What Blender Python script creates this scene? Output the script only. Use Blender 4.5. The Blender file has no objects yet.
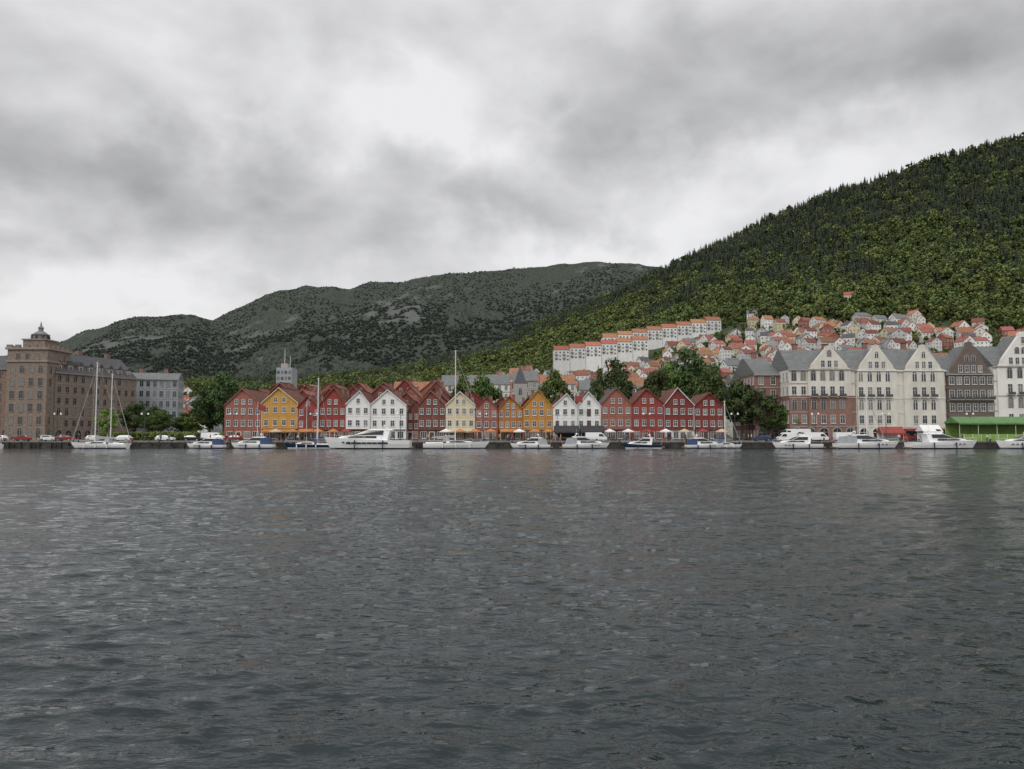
import bpy, math, random
import numpy as np
from mathutils import Vector, Matrix, noise
random.seed(7); rng=np.random.default_rng(5)
scene=bpy.context.scene
COL=scene.collection
scene.view_settings.view_transform='Standard'
scene.view_settings.look='None'
scene.view_settings.exposure=0

# ------------------------------------------------------------------ materials
def nmat(name,col,rough=.75,var=.2,scale=1.0,stretch=(1,1,1),bump=0,bscale=8,objrand=0,metal=0,spec=.5,col2=None,hue=.05):
    m=bpy.data.materials.new(name); m.use_nodes=True
    nt=m.node_tree; N=nt.nodes; L=nt.links
    b=N['Principled BSDF']; b.inputs['Roughness'].default_value=rough; b.inputs['Metallic'].default_value=metal
    b.inputs['Specular IOR Level'].default_value=spec
    tc=N.new('ShaderNodeTexCoord'); mp=N.new('ShaderNodeMapping'); mp.inputs['Scale'].default_value=stretch
    L.new(tc.outputs['Object'],mp.inputs['Vector'])
    nz=N.new('ShaderNodeTexNoise'); nz.inputs['Scale'].default_value=scale; nz.inputs['Detail'].default_value=4; nz.inputs['Roughness'].default_value=.62
    L.new(mp.outputs['Vector'],nz.inputs['Vector'])
    mr=N.new('ShaderNodeMapRange'); mr.inputs[1].default_value=.32; mr.inputs[2].default_value=.68
    L.new(nz.outputs['Fac'],mr.inputs[0])
    mx=N.new('ShaderNodeMix'); mx.data_type='RGBA'
    c1=[min(1,c*(1-var)) for c in col]; c2=[min(1,c*(1+var)) for c in (col2 or col)]
    mx.inputs['A'].default_value=(*c1,1); mx.inputs['B'].default_value=(*c2,1)
    L.new(mr.outputs[0],mx.inputs['Factor'])
    out=mx.outputs['Result']
    if objrand:
        oi=N.new('ShaderNodeObjectInfo'); hs=N.new('ShaderNodeHueSaturation')
        r=N.new('ShaderNodeMapRange'); r.inputs[3].default_value=1-objrand; r.inputs[4].default_value=1+objrand
        L.new(oi.outputs['Random'],r.inputs[0]); L.new(r.outputs[0],hs.inputs['Value'])
        r2=N.new('ShaderNodeMath'); r2.operation='MULTIPLY_ADD'; r2.inputs[1].default_value=hue; r2.inputs[2].default_value=.5-hue/2
        w=N.new('ShaderNodeMath'); w.operation='FRACT'; w2=N.new('ShaderNodeMath'); w2.operation='MULTIPLY'; w2.inputs[1].default_value=7.3
        L.new(oi.outputs['Random'],w2.inputs[0]); L.new(w2.outputs[0],w.inputs[0]); L.new(w.outputs[0],r2.inputs[0]); L.new(r2.outputs[0],hs.inputs['Hue'])
        L.new(out,hs.inputs['Color']); out=hs.outputs['Color']
    L.new(out,b.inputs['Base Color'])
    if bump:
        n2=N.new('ShaderNodeTexNoise'); n2.inputs['Scale'].default_value=bscale; n2.inputs['Detail'].default_value=3
        L.new(mp.outputs['Vector'],n2.inputs['Vector'])
        bp=N.new('ShaderNodeBump'); bp.inputs['Strength'].default_value=.8; bp.inputs['Distance'].default_value=bump
        L.new(n2.outputs['Fac'],bp.inputs['Height']); L.new(bp.outputs['Normal'],b.inputs['Normal'])
    return m
def wood(name,c,var=.24): return nmat(name,c,.8,var,1.3,(2.5,2.5,.35),.01,8,spec=.25)
W_WHITE=wood('white_painted_wood',(.68,.68,.66),.10)
W_CREAM=wood('cream_painted_wood',(.56,.50,.34),.1)
W_YEL=wood('yellow_painted_wood',(.46,.26,.07))
W_OCH=wood('ochre_painted_wood',(.42,.21,.055))
W_ORG=wood('orange_painted_wood',(.33,.145,.05))
W_RED=wood('red_painted_wood',(.235,.052,.042))
W_RED2=wood('dark_red_painted_wood',(.17,.040,.034))
W_RED3=wood('faded_red_wood',(.27,.11,.083))
W_BRN=wood('brown_red_wood',(.165,.063,.048))
T_WHITE=nmat('white_trim_paint',(.62,.62,.60),.5,.1)
T_DARK=nmat('dark_trim_paint',(.05,.05,.045),.5,.1)
GLASS=nmat('window_glass',(.03,.035,.04),.08,.4,.6)
GLASS2=nmat('window_glass_with_curtain',(.16,.16,.15),.2,.4,1.2)
DOOR=nmat('door_paint',(.08,.05,.035),.5,.2)
R_TILE=nmat('terracotta_roof_tiles',(.235,.105,.072),.85,.3,1.2,(1,1,1),.04,5,objrand=.28,spec=.2)
R_TILE2=nmat('dark_red_roof_tiles',(.135,.058,.045),.85,.35,.9,(1,1,1),.04,5,spec=.2)
R_TILE3=nmat('orange_roof_tiles',(.32,.14,.085),.85,.25,1.2,(1,1,1),.04,5,objrand=.2,spec=.2)
R_SLATE=nmat('grey_slate_roof',(.13,.135,.135),.75,.25,.7,(1,1,3),.03,4)
R_DARK=nmat('dark_slate_roof',(.065,.065,.07),.75,.25,.7,(1,1,3),.03,4)
P_CREAM=nmat('cream_stucco',(.57,.54,.475),.85,.14,.35,(1,1,.5),.01,3)
P_WHITE=nmat('white_stucco',(.66,.645,.60),.85,.1,.35,(1,1,.5),.01,3)
P_BRICK=nmat('rose_brick',(.22,.12,.095),.85,.28,1.6,(1,1,3),.01,6)
P_DKBR=nmat('dark_brown_brick',(.13,.10,.085),.85,.25,1.6,(1,1,3),.01,6)
P_STONE=nmat('brown_grey_stone',(.20,.155,.123),.85,.28,1.0,(1,1,2),.03,3)
P_STONE2=nmat('light_grey_stone',(.32,.30,.275),.85,.15,1.0,(1,1,2),.03,3)
P_SAND=nmat('weathered_sandstone',(.24,.205,.17),.85,.2,1.0,(1,1,2),.03,3)
P_RBR=nmat('reddish_stone',(.21,.135,.10),.85,.25,1.0,(1,1,2),.03,3)
P_GREY=nmat('grey_concrete_panel',(.28,.30,.31),.7,.15,.6)
COPPER=nmat('weathered_lead_dome',(.17,.17,.165),.6,.2,1)
GELW=nmat('white_gelcoat',(.76,.76,.75),.3,.06,.6)
NAVY=nmat('navy_gelcoat',(.015,.025,.06),.25,.1)
BLUEC=nmat('blue_canvas',(.03,.055,.14),.8,.15)
GREYC=nmat('grey_canvas',(.3,.31,.32),.8,.15)
TINT=nmat('tinted_boat_window',(.012,.014,.016),.08,.2)
TEAK=nmat('teak_deck',(.28,.18,.1),.7,.2,3)
METAL=nmat('stainless_steel',(.6,.6,.6),.3,.05,1,metal=.8)
MASTM=nmat('anodised_mast',(.62,.62,.61),.4,.05)
RUBBER=nmat('black_rubber',(.02,.02,.02),.8,.2)
QUAYS=nmat('quay_stone',(.055,.05,.045),.9,.5,.8,(1,1,2.5),.05,2)
QUAYT=nmat('quay_coping_stone',(.17,.165,.15),.85,.25,1)
TIMB=nmat('tarred_timber',(.04,.036,.03),.85,.35,2)
ASPH=nmat('asphalt',(.055,.055,.057),.9,.25,.6,(1,1,1),.01,20)
PAVE=nmat('granite_paving',(.20,.195,.185),.85,.2,.7,(1,1,1),.01,6)
LINE=nmat('road_marking_paint',(.7,.7,.68),.6,.1,4)
C_RED=nmat('red_canvas',(.26,.05,.04),.8,.15); C_ORG=nmat('orange_canvas',(.44,.19,.06),.8,.12)
C_GRN=nmat('green_canvas',(.10,.20,.07),.8,.2); C_LGR=nmat('lime_green_panel',(.20,.33,.07),.7,.15)
C_WHT=nmat('white_canvas',(.7,.7,.68),.8,.06); C_BLK=nmat('black_canvas',(.03,.03,.03),.8,.2)
C_BEI=nmat('beige_canvas',(.5,.42,.3),.8,.1)
BARK=nmat('bark',(.09,.07,.05),.9,.3,3,(1,1,.3),.03,4)
def leafm(name,c,c2,var=.35,objr=.25,scale=.35,hue=.05):
    m=nmat(name,c,.65,var,scale,objrand=objr,col2=c2,spec=.2,hue=hue); return m
LF_DARK=leafm('dark_green_leaves',(.048,.074,.025),(.064,.098,.031))
LF_MID=leafm('green_leaves',(.074,.110,.029),(.095,.135,.035))
LF_LIME=leafm('lime_green_leaves',(.14,.20,.04),(.18,.24,.05),.25)
LF_CONI=leafm('conifer_needles',(.028,.040,.025),(.044,.058,.034),.35,.35,.3,.03)
LF_HILL=leafm('hill_deciduous_leaves',(.076,.105,.034),(.125,.155,.046),.35,.45,.3,.06)
LF_FAR_HAZE=leafm('haze_tinted_distant_leaves',(.052,.065,.054),(.058,.072,.060),.15,.14,.2,.02)  # blue-grey tint paints distance haze into the leaf colour

# ------------------------------------------------------------------ mesh builder
class MB:
    def __init__(s): s.v=[];s.f=[];s.mi=[];s.mats=[];s.M=None
    def mid(s,m):
        if m not in s.mats: s.mats.append(m)
        return s.mats.index(m)
    def add(s,vs,fs,m):
        o=len(s.v)
        if s.M is not None: vs=[tuple(s.M@Vector(v)) for v in vs]
        s.v.extend(vs); k=s.mid(m)
        for f in fs: s.f.append(tuple(o+i for i in f)); s.mi.append(k)
    def box(s,x0,x1,y0,y1,z0,z1,m):
        s.add([(x0,y0,z0),(x1,y0,z0),(x1,y1,z0),(x0,y1,z0),(x0,y0,z1),(x1,y0,z1),(x1,y1,z1),(x0,y1,z1)],
              [(0,3,2,1),(4,5,6,7),(0,1,5,4),(1,2,6,5),(2,3,7,6),(3,0,4,7)],m)
    def prism(s,pts,y0,y1,m):
        n=len(pts)
        s.add([(x,y0,z) for x,z in pts]+[(x,y1,z) for x,z in pts],
              [tuple(range(n)),tuple(range(2*n-1,n-1,-1))]+[(i,i+n,(i+1)%n+n,(i+1)%n) for i in range(n)],m)
    def prismx(s,pts,x0,x1,m):
        n=len(pts)
        s.add([(x0,y,z) for y,z in pts]+[(x1,y,z) for y,z in pts],
              [tuple(range(n-1,-1,-1)),tuple(range(n,2*n))]+[(i,(i+1)%n,(i+1)%n+n,i+n) for i in range(n)],m)
    def tprism(s,pts,m):
        n=len(pts)
        s.add([(x,-w,z) for x,z,w in pts]+[(x,w,z) for x,z,w in pts],
              [tuple(range(n)),tuple(range(2*n-1,n-1,-1))]+[(i,i+n,(i+1)%n+n,(i+1)%n) for i in range(n)],m)
    def rod(s,p0,p1,r0,r1,m,n=6):
        p0=Vector(p0);p1=Vector(p1);d=(p1-p0)
        if d.length<1e-6:return
        d.normalize(); a=d.orthogonal().normalized(); b=d.cross(a)
        vs=[];fs=[]
        for p,r in((p0,r0),(p1,r1)):
            for i in range(n):
                t=2*math.pi*i/n; vs.append(tuple(p+a*(r*math.cos(t))+b*(r*math.sin(t))))
        for i in range(n): fs.append((i,(i+1)%n,(i+1)%n+n,i+n))
        fs.append(tuple(range(n-1,-1,-1))); fs.append(tuple(range(n,2*n)))
        s.add(vs,fs,m)
    def lathe(s,cx,cy,prof,m,n=12):
        vs=[];fs=[]
        for r,z in prof:
            for i in range(n):
                t=2*math.pi*(i+.5)/n; vs.append((cx+r*math.cos(t),cy+r*math.sin(t),z))
        for j in range(len(prof)-1):
            for i in range(n): fs.append((j*n+i,j*n+(i+1)%n,(j+1)*n+(i+1)%n,(j+1)*n+i))
        fs.append(tuple(range((len(prof)-1)*n,len(prof)*n)))
        s.add(vs,fs,m)
    def mesh(s,name):
        me=bpy.data.meshes.new(name); me.from_pydata(s.v,[],s.f)
        for m in s.mats: me.materials.append(m)
        me.polygons.foreach_set('material_index',s.mi); me.update(); return me
    def obj(s,name,parent=None):
        if not s.v: return None
        o=bpy.data.objects.new(name,s.mesh(name)); COL.objects.link(o)
        if parent: o.parent=parent
        return o
def empty(name,loc,rot=0):
    e=bpy.data.objects.new(name,None); e.empty_display_size=1; e.location=loc; e.rotation_euler=(0,0,rot); COL.objects.link(e); return e
def inst(name,me,loc,rot=0,sc=1):
    o=bpy.data.objects.new(name,me); o.location=loc; o.rotation_euler=(0,0,rot)
    o.scale=(sc,sc,sc) if not hasattr(sc,'__len__') else sc
    COL.objects.link(o); return o

# ------------------------------------------------------------------ windows etc (local front face at y=0, facing -y)
def pick_glass(): return GLASS if random.random()<.68 else GLASS2
def window(mb,x,z,w,h,fr=T_WHITE,mull=1,tran=1,sill=True,fw=.075):
    g=pick_glass(); a=w/2
    mb.box(x-a+.01,x+a-.01,-.03,.03,z+.01,z+h-.01,g)
    mb.box(x-a-fw,x-a,-.11,.02,z-fw,z+h+fw,fr); mb.box(x+a,x+a+fw,-.11,.02,z-fw,z+h+fw,fr)
    mb.box(x-a,x+a,-.105,.02,z+h,z+h+fw,fr); mb.box(x-a,x+a,-.105,.02,z-fw,z,fr)
    for i in range(mull):
        t=x-a+w*(i+1)/(mull+1); mb.box(t-.03,t+.03,-.08,-.01,z,z+h,fr)
    for i in range(tran):
        t=z+h*(i+1)/(tran+1)+(.1*h if tran==1 else 0); mb.box(x-a,x+a,-.075,-.01,t-.025,t+.025,fr)
    if sill: mb.box(x-a-.14,x+a+.14,-.17,.01,z-fw-.08,z-fw-.005,fr)
def archwin(mb,x,z,w,h,fr,g=None,fw=.14):
    a=w/2; hs=h-a; n=8
    arc=[(x+a*math.cos(math.pi*i/n),z+hs+a*math.sin(math.pi*i/n)) for i in range(n+1)]
    mb.prism([(x-a,z),(x+a,z)]+arc[0:],-.03,.03,g or pick_glass())
    b=a+fw
    out=[(x+b*math.cos(math.pi*i/n),z+hs+b*math.sin(math.pi*i/n)) for i in range(n+1)]
    for i in range(n): mb.prism([arc[i],out[i],out[i+1],arc[i+1]],-.13,.02,fr)
    mb.box(x-b,x-a,-.13,.02,z,z+hs,fr); mb.box(x+a,x+b,-.13,.02,z,z+hs,fr)
    mb.box(x-.05,x+.05,-.09,-.01,z,z+h-.05,fr); mb.box(x-a,x+a,-.085,-.01,z+hs-.05,z+hs+.05,fr)
def shopfront(mb,w,h,door,fr,n=3,lintel=None):
    seg=w/n; k=random.randrange(n)
    for i in range(n):
        c=-w/2+seg*(i+.5)
        if i==k:
            mb.box(c-.55,c+.55,-.05,.02,0,2.2,door); mb.box(c-.35,c+.35,-.07,-.04,1.1,2.0,GLASS)
            mb.box(c-.7,c-.55,-.12,.02,0,2.35,fr); mb.box(c+.55,c+.7,-.12,.02,0,2.35,fr); mb.box(c-.55,c+.55,-.118,.02,2.2,2.35,fr)
            mb.box(c-.8,c+.8,-.5,.01,-.0,.12,QUAYT)
        else: window(mb,c,.7,min(seg*.66,2.2),1.65,fr,2,0)

# ------------------------------------------------------------------ gable-fronted wharf house
def gabled(name,x0,x1,yf,depth,eave,apex,wall,roof=R_TILE2,cols=4,trim=T_WHITE,fr=T_WHITE,awn=None,z0=1.5,detail=True,off=0,hoist=True,floors=3,band=None):
    w=x1-x0-.1; a=w/2; e=eave-z0; p=apex-z0; xc=(x0+x1)/2
    P=empty(name,(xc,yf,z0)); fh=e/floors
    mb=MB(); mb.prism([(-a,-.6),(a,-.6),(a,e),(off,p),(-a,e)],0,depth,wall)
    mb.box(-a,a,-.06,-.002,-.3,.45,QUAYT)
    if band: mb.box(-a+.08,a-.08,-.02,-.001,.45,fh-.2,band); mb.box(-a+.05,a-.05,-.35,-.051,fh-.3,fh-.12,T_DARK)
    mb.obj('walls',P)
    mb=MB(); t=.18; ov=.22
    for sx in(-1,1):
        s=(p-e)/(a-sx*off) if a!=sx*off else 1
        xe=sx*(a+ov); ze=e-ov*s
        q=[(xe,ze+.02),(off,p+.02),(off,p+.02+t*1.15),(xe,ze+.02+t)]
        if sx>0:q=q[::-1]
        mb.prism(q,-.28,depth+.3,roof)
    mb.box(off-.12,off+.12,-.3,depth+.32,p+.16,p+.32,roof)
    for k in range(2 if detail else 1):
        cy=depth*(.35+.4*k); cx=off+random.choice([-1,1])*a*.35; cz=p-abs(cx-off)*(p-e)/a
        mb.box(cx-.35,cx+.35,cy-.3,cy+.3,cz-.5,cz+1.5,P_BRICK); mb.box(cx-.42,cx+.42,cy-.37,cy+.37,cz+1.5,cz+1.62,T_DARK)
    mb.obj('roof',P)
    mb=MB()
    for sx in(-1,1):
        s=(p-e)/(a-sx*off); xe=sx*(a+ov+.02); ze=e-ov*s
        q=[(xe,ze-.08),(off,p-.1),(off,p+.17),(xe,ze+.17)]
        if sx>0:q=q[::-1]
        mb.prism(q,-.36,-.285,trim)
        mb.box(sx*a-.07,sx*a+.07,-.05,.03,.45,e-.1,trim if detail else wall)
    for k in range(1,floors): mb.box(-a+.1,a-.1,-.05,.01,fh*k-.08,fh*k+.06,wall)
    if hoist and detail: mb.box(off-.1,off+.1,-1.0,-.3,p-.35,p-.15,T_DARK)
    mb.obj('bargeboards_and_trim',P)
    mb=MB()
    sp=w/cols; ww=min(.9,sp*.48)
    hatch=detail and random.random()<.3
    for k in range(1,floors):
        for i in range(cols):
            if hatch and cols%2 and i==cols//2: 
                mb.box(-.5,.5,-.06,.02,fh*k+.3,fh*k+2.2,DOOR); continue
            window(mb,-a+sp*(i+.5),fh*k+.75,ww,min(1.35,fh-1.2),fr)
    z=e+.25
    while True:
        hh=1.1; av=2*a*(p-(z+hh))/(p-e)-.9
        if av<.9: break
        c=max(1,int(av/ (sp*.95)+.35))
        for i in range(c): window(mb,off*(z-e)/(p-e)+(i-(c-1)/2)*sp*.95,z,ww*.85,hh,fr)
        z+=2.3
    if detail: shopfront(mb,w-.6,fh,DOOR if random.random()<.6 else wall,fr,4 if w>7.3 else 3)
    mb.obj('windows_and_doors',P)
    if awn:
        mb=MB(); mb.prismx([(-1.5,2.35),(-.06,2.95),(-.06,3.02),(-1.55,2.42)],-a+.5,a-.5,awn)
        mb.box(-a+.5,a-.5,-1.54,-1.5,2.12,2.36,awn); mb.obj('awning',P)
    return P
YF=197
X=lambda px:(px-512)/4.0
Z=lambda py:3+(435-py)/4.0
front=[
 ('brick_red_wharf_house',225,262,405,389,W_RED3,5,W_RED3,None),
 ('yellow_wharf_house',262,298,403,388,W_YEL,4,W_CREAM,C_ORG),
 ('red_wharf_house',298,319,407,396,W_RED,3,W_RED,C_ORG),
 ('red_wharf_house',319,346,405,388,W_RED,4,W_RED,None),
 ('white_wharf_house',346,370,404,391,W_WHITE,3,T_WHITE,None),
 ('white_wharf_house',370,406,405,390,W_WHITE,4,T_WHITE,None),
 ('brown_red_wharf_house',418,446,405,391,W_BRN,4,W_RED3,None),
 ('cream_wharf_house',446,475,405,392,W_CREAM,4,T_WHITE,C_BEI),
 ('red_wharf_house',475,498,409,397,W_RED3,3,W_RED,None),
 ('orange_wharf_house',498,523,409,396,W_ORG,4,W_ORG,C_ORG),
 ('ochre_wharf_house',523,553,407,390,W_OCH,4,W_OCH,None),
 ('white_wharf_house',553,577,406,394,W_WHITE,3,T_WHITE,C_BLK),
 ('white_wharf_house',577,601,406,392,W_WHITE,3,T_WHITE,C_BLK),
 ('faded_red_wharf_house',601,632,404,388,W_RED3,4,W_RED3,None),
 ('red_wharf_house',632,664,404,389,W_RED,4,W_RED2,None),
 ('dark_red_wharf_house',664,694,405,388,W_RED2,4,T_WHITE,None),
 ('dark_red_wharf_house',694,724,406,393,W_RED2,4,W_RED2,None)]
for n,a,b,e,p,w,c,t,aw in front:
    gabled(n,X(a),X(b),YF+random.uniform(-.35,.35),15,Z(e),Z(p),w,random.choice([R_TILE2,R_TILE2,R_DARK]) if a>600 else R_TILE2,c,t,awn=aw,off=random.uniform(-.45,.45),band=random.choice([None,T_DARK,W_BRN,T_WHITE,W_BRN]))
gabled('brown_red_wharf_house',X(406),X(418),YF+3,13,Z(412),Z(402),W_BRN,R_TILE2,2,W_BRN,hoist=False)
for row,(yy,ap,sh) in enumerate([(214,15.6,0),(231,18.0,3),(249,20.2,-2)]):
    s=yy/788
    xs=list(np.arange(238+sh,440,26)) + ([] if row>1 else list(np.arange(455+sh,600,30)))
    for q in xs:
        wpx=random.uniform(24,29); hh=ap+random.uniform(-1.4,.9)-(3.0 if q>430 else 0)
        if row==2 and (q<262): continue
        gabled('rear_wharf_tenement',(q-512)*s,(q+wpx-512)*s,yy+random.uniform(-2,1),14,hh-random.uniform(3.4,4.4),hh,random.choice([W_BRN,W_RED2,W_BRN,W_RED3]),
               random.choice([R_TILE2,R_TILE,R_TILE2]),3,random.choice([W_RED3,W_BRN,W_BRN]),detail=False,hoist=False)

# ------------------------------------------------------------------ large merchant buildings
def block(name,x0,x1,y,depth,eave,ridge,gables,floors,wall,lower=None,lowz=0,roof=R_SLATE,fr=T_WHITE,rot=0,arcade=True,sp=2.3,z0=1.5,gwall=None,side=True,archtop=False,loc=None,trim=None):
    W=x1-x0; P=empty(name,loc or (x0,y,z0),rot); e=eave-z0; r=ridge-z0; gwall=gwall or wall; trim=trim or wall
    mb=MB(); lowz=lowz if lower else 0
    if lower: mb.box(0,W,0,depth,-.6,lowz,lower)
    mb.box(.02 if lower else 0,W-.02 if lower else W,.02 if lower else 0,depth-.02,lowz-.6 if not lower else lowz,e,wall)
    for xc,gw,ap in gables:
        ap-=z0; c=xc-x0; h=gw/2; st=ap-e
        pts=[(c-h,lowz if lower else 0),(c+h,lowz if lower else 0),(c+h,e),(c+h*.86,e+st*.06),(c+h*.80,e+st*.2),(c+h*.16,e+st*.87),(c+h*.14,e+st*.96),(c,ap),(c-h*.14,e+st*.96),(c-h*.16,e+st*.87),(c-h*.8,e+st*.2),(c-h*.86,e+st*.06),(c-h,e)]
        mb.prism(pts,-.45,.6,gwall)
        if lower: mb.box(c-h,c+h,-.44,-.003,-.6,lowz-.003,lower)
    mb.obj('walls',P)
    mb=MB(); m=depth/2
    mb.prismx([(-.4,e+.01),(depth+.4,e+.01),(m+1,r),(m-1,r)],-.1,W+.1,roof)
    for xc,gw,ap in gables:
        ap-=z0; c=xc-x0; h=gw/2*.8; 
        mb.prism([(c-h,e+.05),(c+h,e+.05),(c,ap-.9)],.62,m,roof)
        mb.rod((c,0,ap-.1),(c,0,ap+1.1),.12,.03,T_DARK)
    for k in range(max(1,int(W/8))):
        cx=W*(k+.5)/max(1,int(W/8))+random.uniform(-1,1); mb.box(cx-.6,cx+.6,m-.5,m+.5,r-1,r+1.6,P_BRICK); mb.box(cx-.7,cx+.7,m-.6,m+.6,r+1.6,r+1.8,T_DARK)
    mb.obj('roof',P)
    mb=MB(); fh=e/floors
    isg=lambda x:any(abs(x-(g[0]-x0))<g[1]/2-.3 for g in gables)
    for k in range(1,floors):
        mb.box(-.08,W+.08,-.12 if not gables else -.1,.01,fh*k-.12,fh*k+.1,trim)
    mb.box(-.25,W+.25,-.5 if not gables else -.4,.0,e-.35,e-.01,trim)
    for xc,gw,ap in gables:
        c=xc-x0
        for k in range(1,floors,2): mb.box(c-gw/2,c+gw/2,-.58,-.455,fh*k-.1,fh*k+.08,trim)
        mb.box(c-gw/2-.1,c+gw/2+.1,-.75,-.46,e-.25,e+.02,trim)
    mb.obj('cornices',P)
    mb=MB(); n=max(1,int(W/sp)); s=W/n
    for i in range(n):
        xx=s*(i+.5); 
        inside=isg(xx); edge=any(abs(abs(xx-(g[0]-x0))-g[1]/2)<.75 for g in gables)
        if edge: continue
        mb.M=Matrix.Translation((0,-.45 if inside else 0,0))
        for k in range(1 if arcade else 0,floors):
            if archtop and k in(2,floors-1): archwin(mb,xx,fh*k+.7,1.15,fh-1.1,trim)
            else: window(mb,xx,fh*k+.8,1.15,fh-1.6,fr,1,1)
            if gables and inside and k==3: mb.box(xx-.9,xx+.9,-.9,-.02,fh*k+.15,fh*k+.3,trim); mb.box(xx-.9,xx+.9,-.9,-.84,fh*k+.3,fh*k+1.0,T_DARK)
    for xc,gw,ap in gables:
        mb.M=Matrix.Translation((xc-x0,-.45,0)); zz=e+.5; ap-=z0; kk=0
        while True:
            hh=1.7; av=gw*(ap-(zz+hh))/(ap-e)-1.2
            if av<.8: break
            c=max(1,int(av/1.7)); 
            for i in range(c):
                (archwin if kk%2 else window)(mb,(i-(c-1)/2)*1.7,zz,.95,hh,trim if kk%2 else fr)
            zz+=2.7; kk+=1
    mb.M=None
    if arcade:
        n2=max(2,int(W/3.3)); s2=W/n2
        for i in range(n2):
            mb.M=Matrix.Translation((0,-.45 if isg(s2*(i+.5)) else 0,0)); archwin(mb,s2*(i+.5),.1,2.2,fh-.5,trim,GLASS,.2)
    if side:
        for sx,mt in((1,Matrix.Translation((W,0,0))@Matrix.Rotation(math.pi/2,4,'Z')),(0,Matrix.Translation((0,depth,0))@Matrix.Rotation(-math.pi/2,4,'Z'))):
            mb.M=mt; nn=int(depth/2.6)
            for i in range(nn):
                for k in range(floors): window(mb,depth/nn*(i+.5),fh*k+.8,1.1,fh-1.6,fr)
    mb.M=None; mb.obj('windows',P)
    return P
s=.26; BX=lambda px:(px-512)*s; BZ=lambda py:3+(435-py)*s
block('rose_brick_building',BX(764),BX(789),212,22,BZ(372),BZ(352),[],5,P_BRICK,arcade=True,roof=R_SLATE,trim=P_STONE2)
block('brick_and_stucco_gabled_building',BX(790),BX(856),205,16,BZ(369),BZ(347),[(BX(830),11.2,BZ(345))],5,P_CREAM,P_BRICK,13.2-1.5,trim=P_STONE2,archtop=True)
block('cream_gabled_building',BX(857),BX(947),205.3,16,BZ(370),BZ(346),[(BX(878),10.4,BZ(344)),(BX(925),10.4,BZ(344))],5,P_CREAM,trim=P_WHITE,archtop=True)
block('brown_gabled_building',BX(948),BX(994),205,16,BZ(374),BZ(352),[(BX(971),11.6,BZ(341))],5,P_DKBR,P_STONE2,5.2,trim=P_STONE2,fr=T_WHITE,sp=1.9)
block('white_gabled_building',BX(995),BX(1056),205,17,BZ(366),BZ(343),[(BX(1025),14,BZ(331))],5,P_WHITE,trim=P_STONE2,archtop=True)
block('cream_gabled_building',BX(1058),BX(1130),205,17,BZ(366),BZ(345),[(BX(1094),12,BZ(338))],5,P_CREAM,trim=P_STONE2)
block('rose_brick_building',BX(1132),BX(1250),205,17,BZ(372),BZ(350),[],5,P_BRICK,trim=P_STONE2)

# left harbour office with cupola tower
block('stone_harbour_office',-190,-146.5,231,16,22.5,27,[],6,P_RBR,roof=R_DARK,trim=P_SAND,arcade=True,archtop=True,sp=2.7,fr=P_SAND)
T=empty('stone_tower_with_cupola',(-146,227,1.5))
mb=MB(); mb.box(0,11.6,0,12,-.6,26.2,P_STONE); mb.box(-.35,11.95,-.35,12.35,22.6,23.1,P_SAND); mb.box(-.5,12.1,-.5,12.5,26.2,26.8,P_SAND)
for i in range(5):
    for b in(0,1):
        x=.2+i*2.45; mb.box(x-.3,x+1.2,-.4+b*12.2,.2+b*12.2,26.8,27.6,P_STONE)
        mb.box(-.4+b*11.8,.2+b*11.8,x-.2,x+1.3,26.8,27.58,P_STONE)
mb.box(2.6,9,2.8,9.2,26.8,29.3,P_STONE); mb.box(2.3,9.3,2.5,9.5,29.3,29.7,P_SAND)
mb.obj('walls',T)
mb=MB(); mb.lathe(5.8,6,[(2.2,29.7),(2.2,31.0),(2.5,31.05),(2.5,31.3),(2.0,31.4),(1.5,31.9),(.8,32.3),(.7,32.4),(.7,33.2),(.9,33.25),(.3,33.9),(.05,35.2)],COPPER,12)
for i in range(8):
    t=math.pi*2*i/8; mb.box(5.8+2.25*math.cos(t)-.25,5.8+2.25*math.cos(t)+.25,6+2.25*math.sin(t)-.25,6+2.25*math.sin(t)+.25,29.9,30.9,GLASS)
mb.obj('cupola',T)
mb=MB()
for mt in(None,Matrix.Translation((11.6,0,0))@Matrix.Rotation(math.pi/2,4,'Z')):
    mb.M=mt
    for k in range(6):
        for i in range(4):
            z=.9+k*3.7; (archwin if k in(0,5) else window)(mb,1.7+i*2.7,z,1.25,2.2 if k else 2.6,P_SAND)
    for i in range(3): window(mb,3.1+i*2.7,23.4,1.0,1.6,P_SAND)
mb.M=None; mb.obj('windows',T)
RW=math.radians(70)
block('stone_harbour_office',0,30,0,16,21.5,28,[],6,P_STONE,roof=R_DARK,trim=P_SAND,arcade=True,archtop=True,rot=RW,loc=(-134.2,231,1.5),sp=2.6,fr=P_SAND)
D=empty('roof_dormer_row',(-134.2,231,1.5),RW); mb=MB()
for i in range(8):
    x=2.0+i*3.7; mb.box(x-.8,x+.8,.9,4,19.9,22.6,P_SAND); mb.prism([(x-1,22.6),(x+1,22.6),(x,23.8)],.7,4.5,R_DARK)
    mb.M=Matrix.Translation((0,.9,0)); window(mb,x,20.6,1.0,1.5,T_WHITE,1,0,False); mb.M=None
mb.obj('dormers',D)
block('grey_office_building',0,17,0,16,22.5,25,[],6,P_GREY,roof=R_SLATE,rot=math.radians(16),loc=(-133,270,1.5),arcade=False,trim=P_GREY,sp=1.9,fr=P_GREY)
block('grey_office_building',-112,-99,292,14,15,16.5,[],4,P_GREY,arcade=False,trim=P_GREY,sp=1.9)
block('cream_harbour_building',-96,-78,305,12,13.5,18,[],3,P_WHITE,arcade=False,roof=R_TILE)
block('grey_office_building',-76,-60,320,12,16,17,[],4,P_STONE2,arcade=False,trim=P_GREY,sp=1.9)
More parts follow.
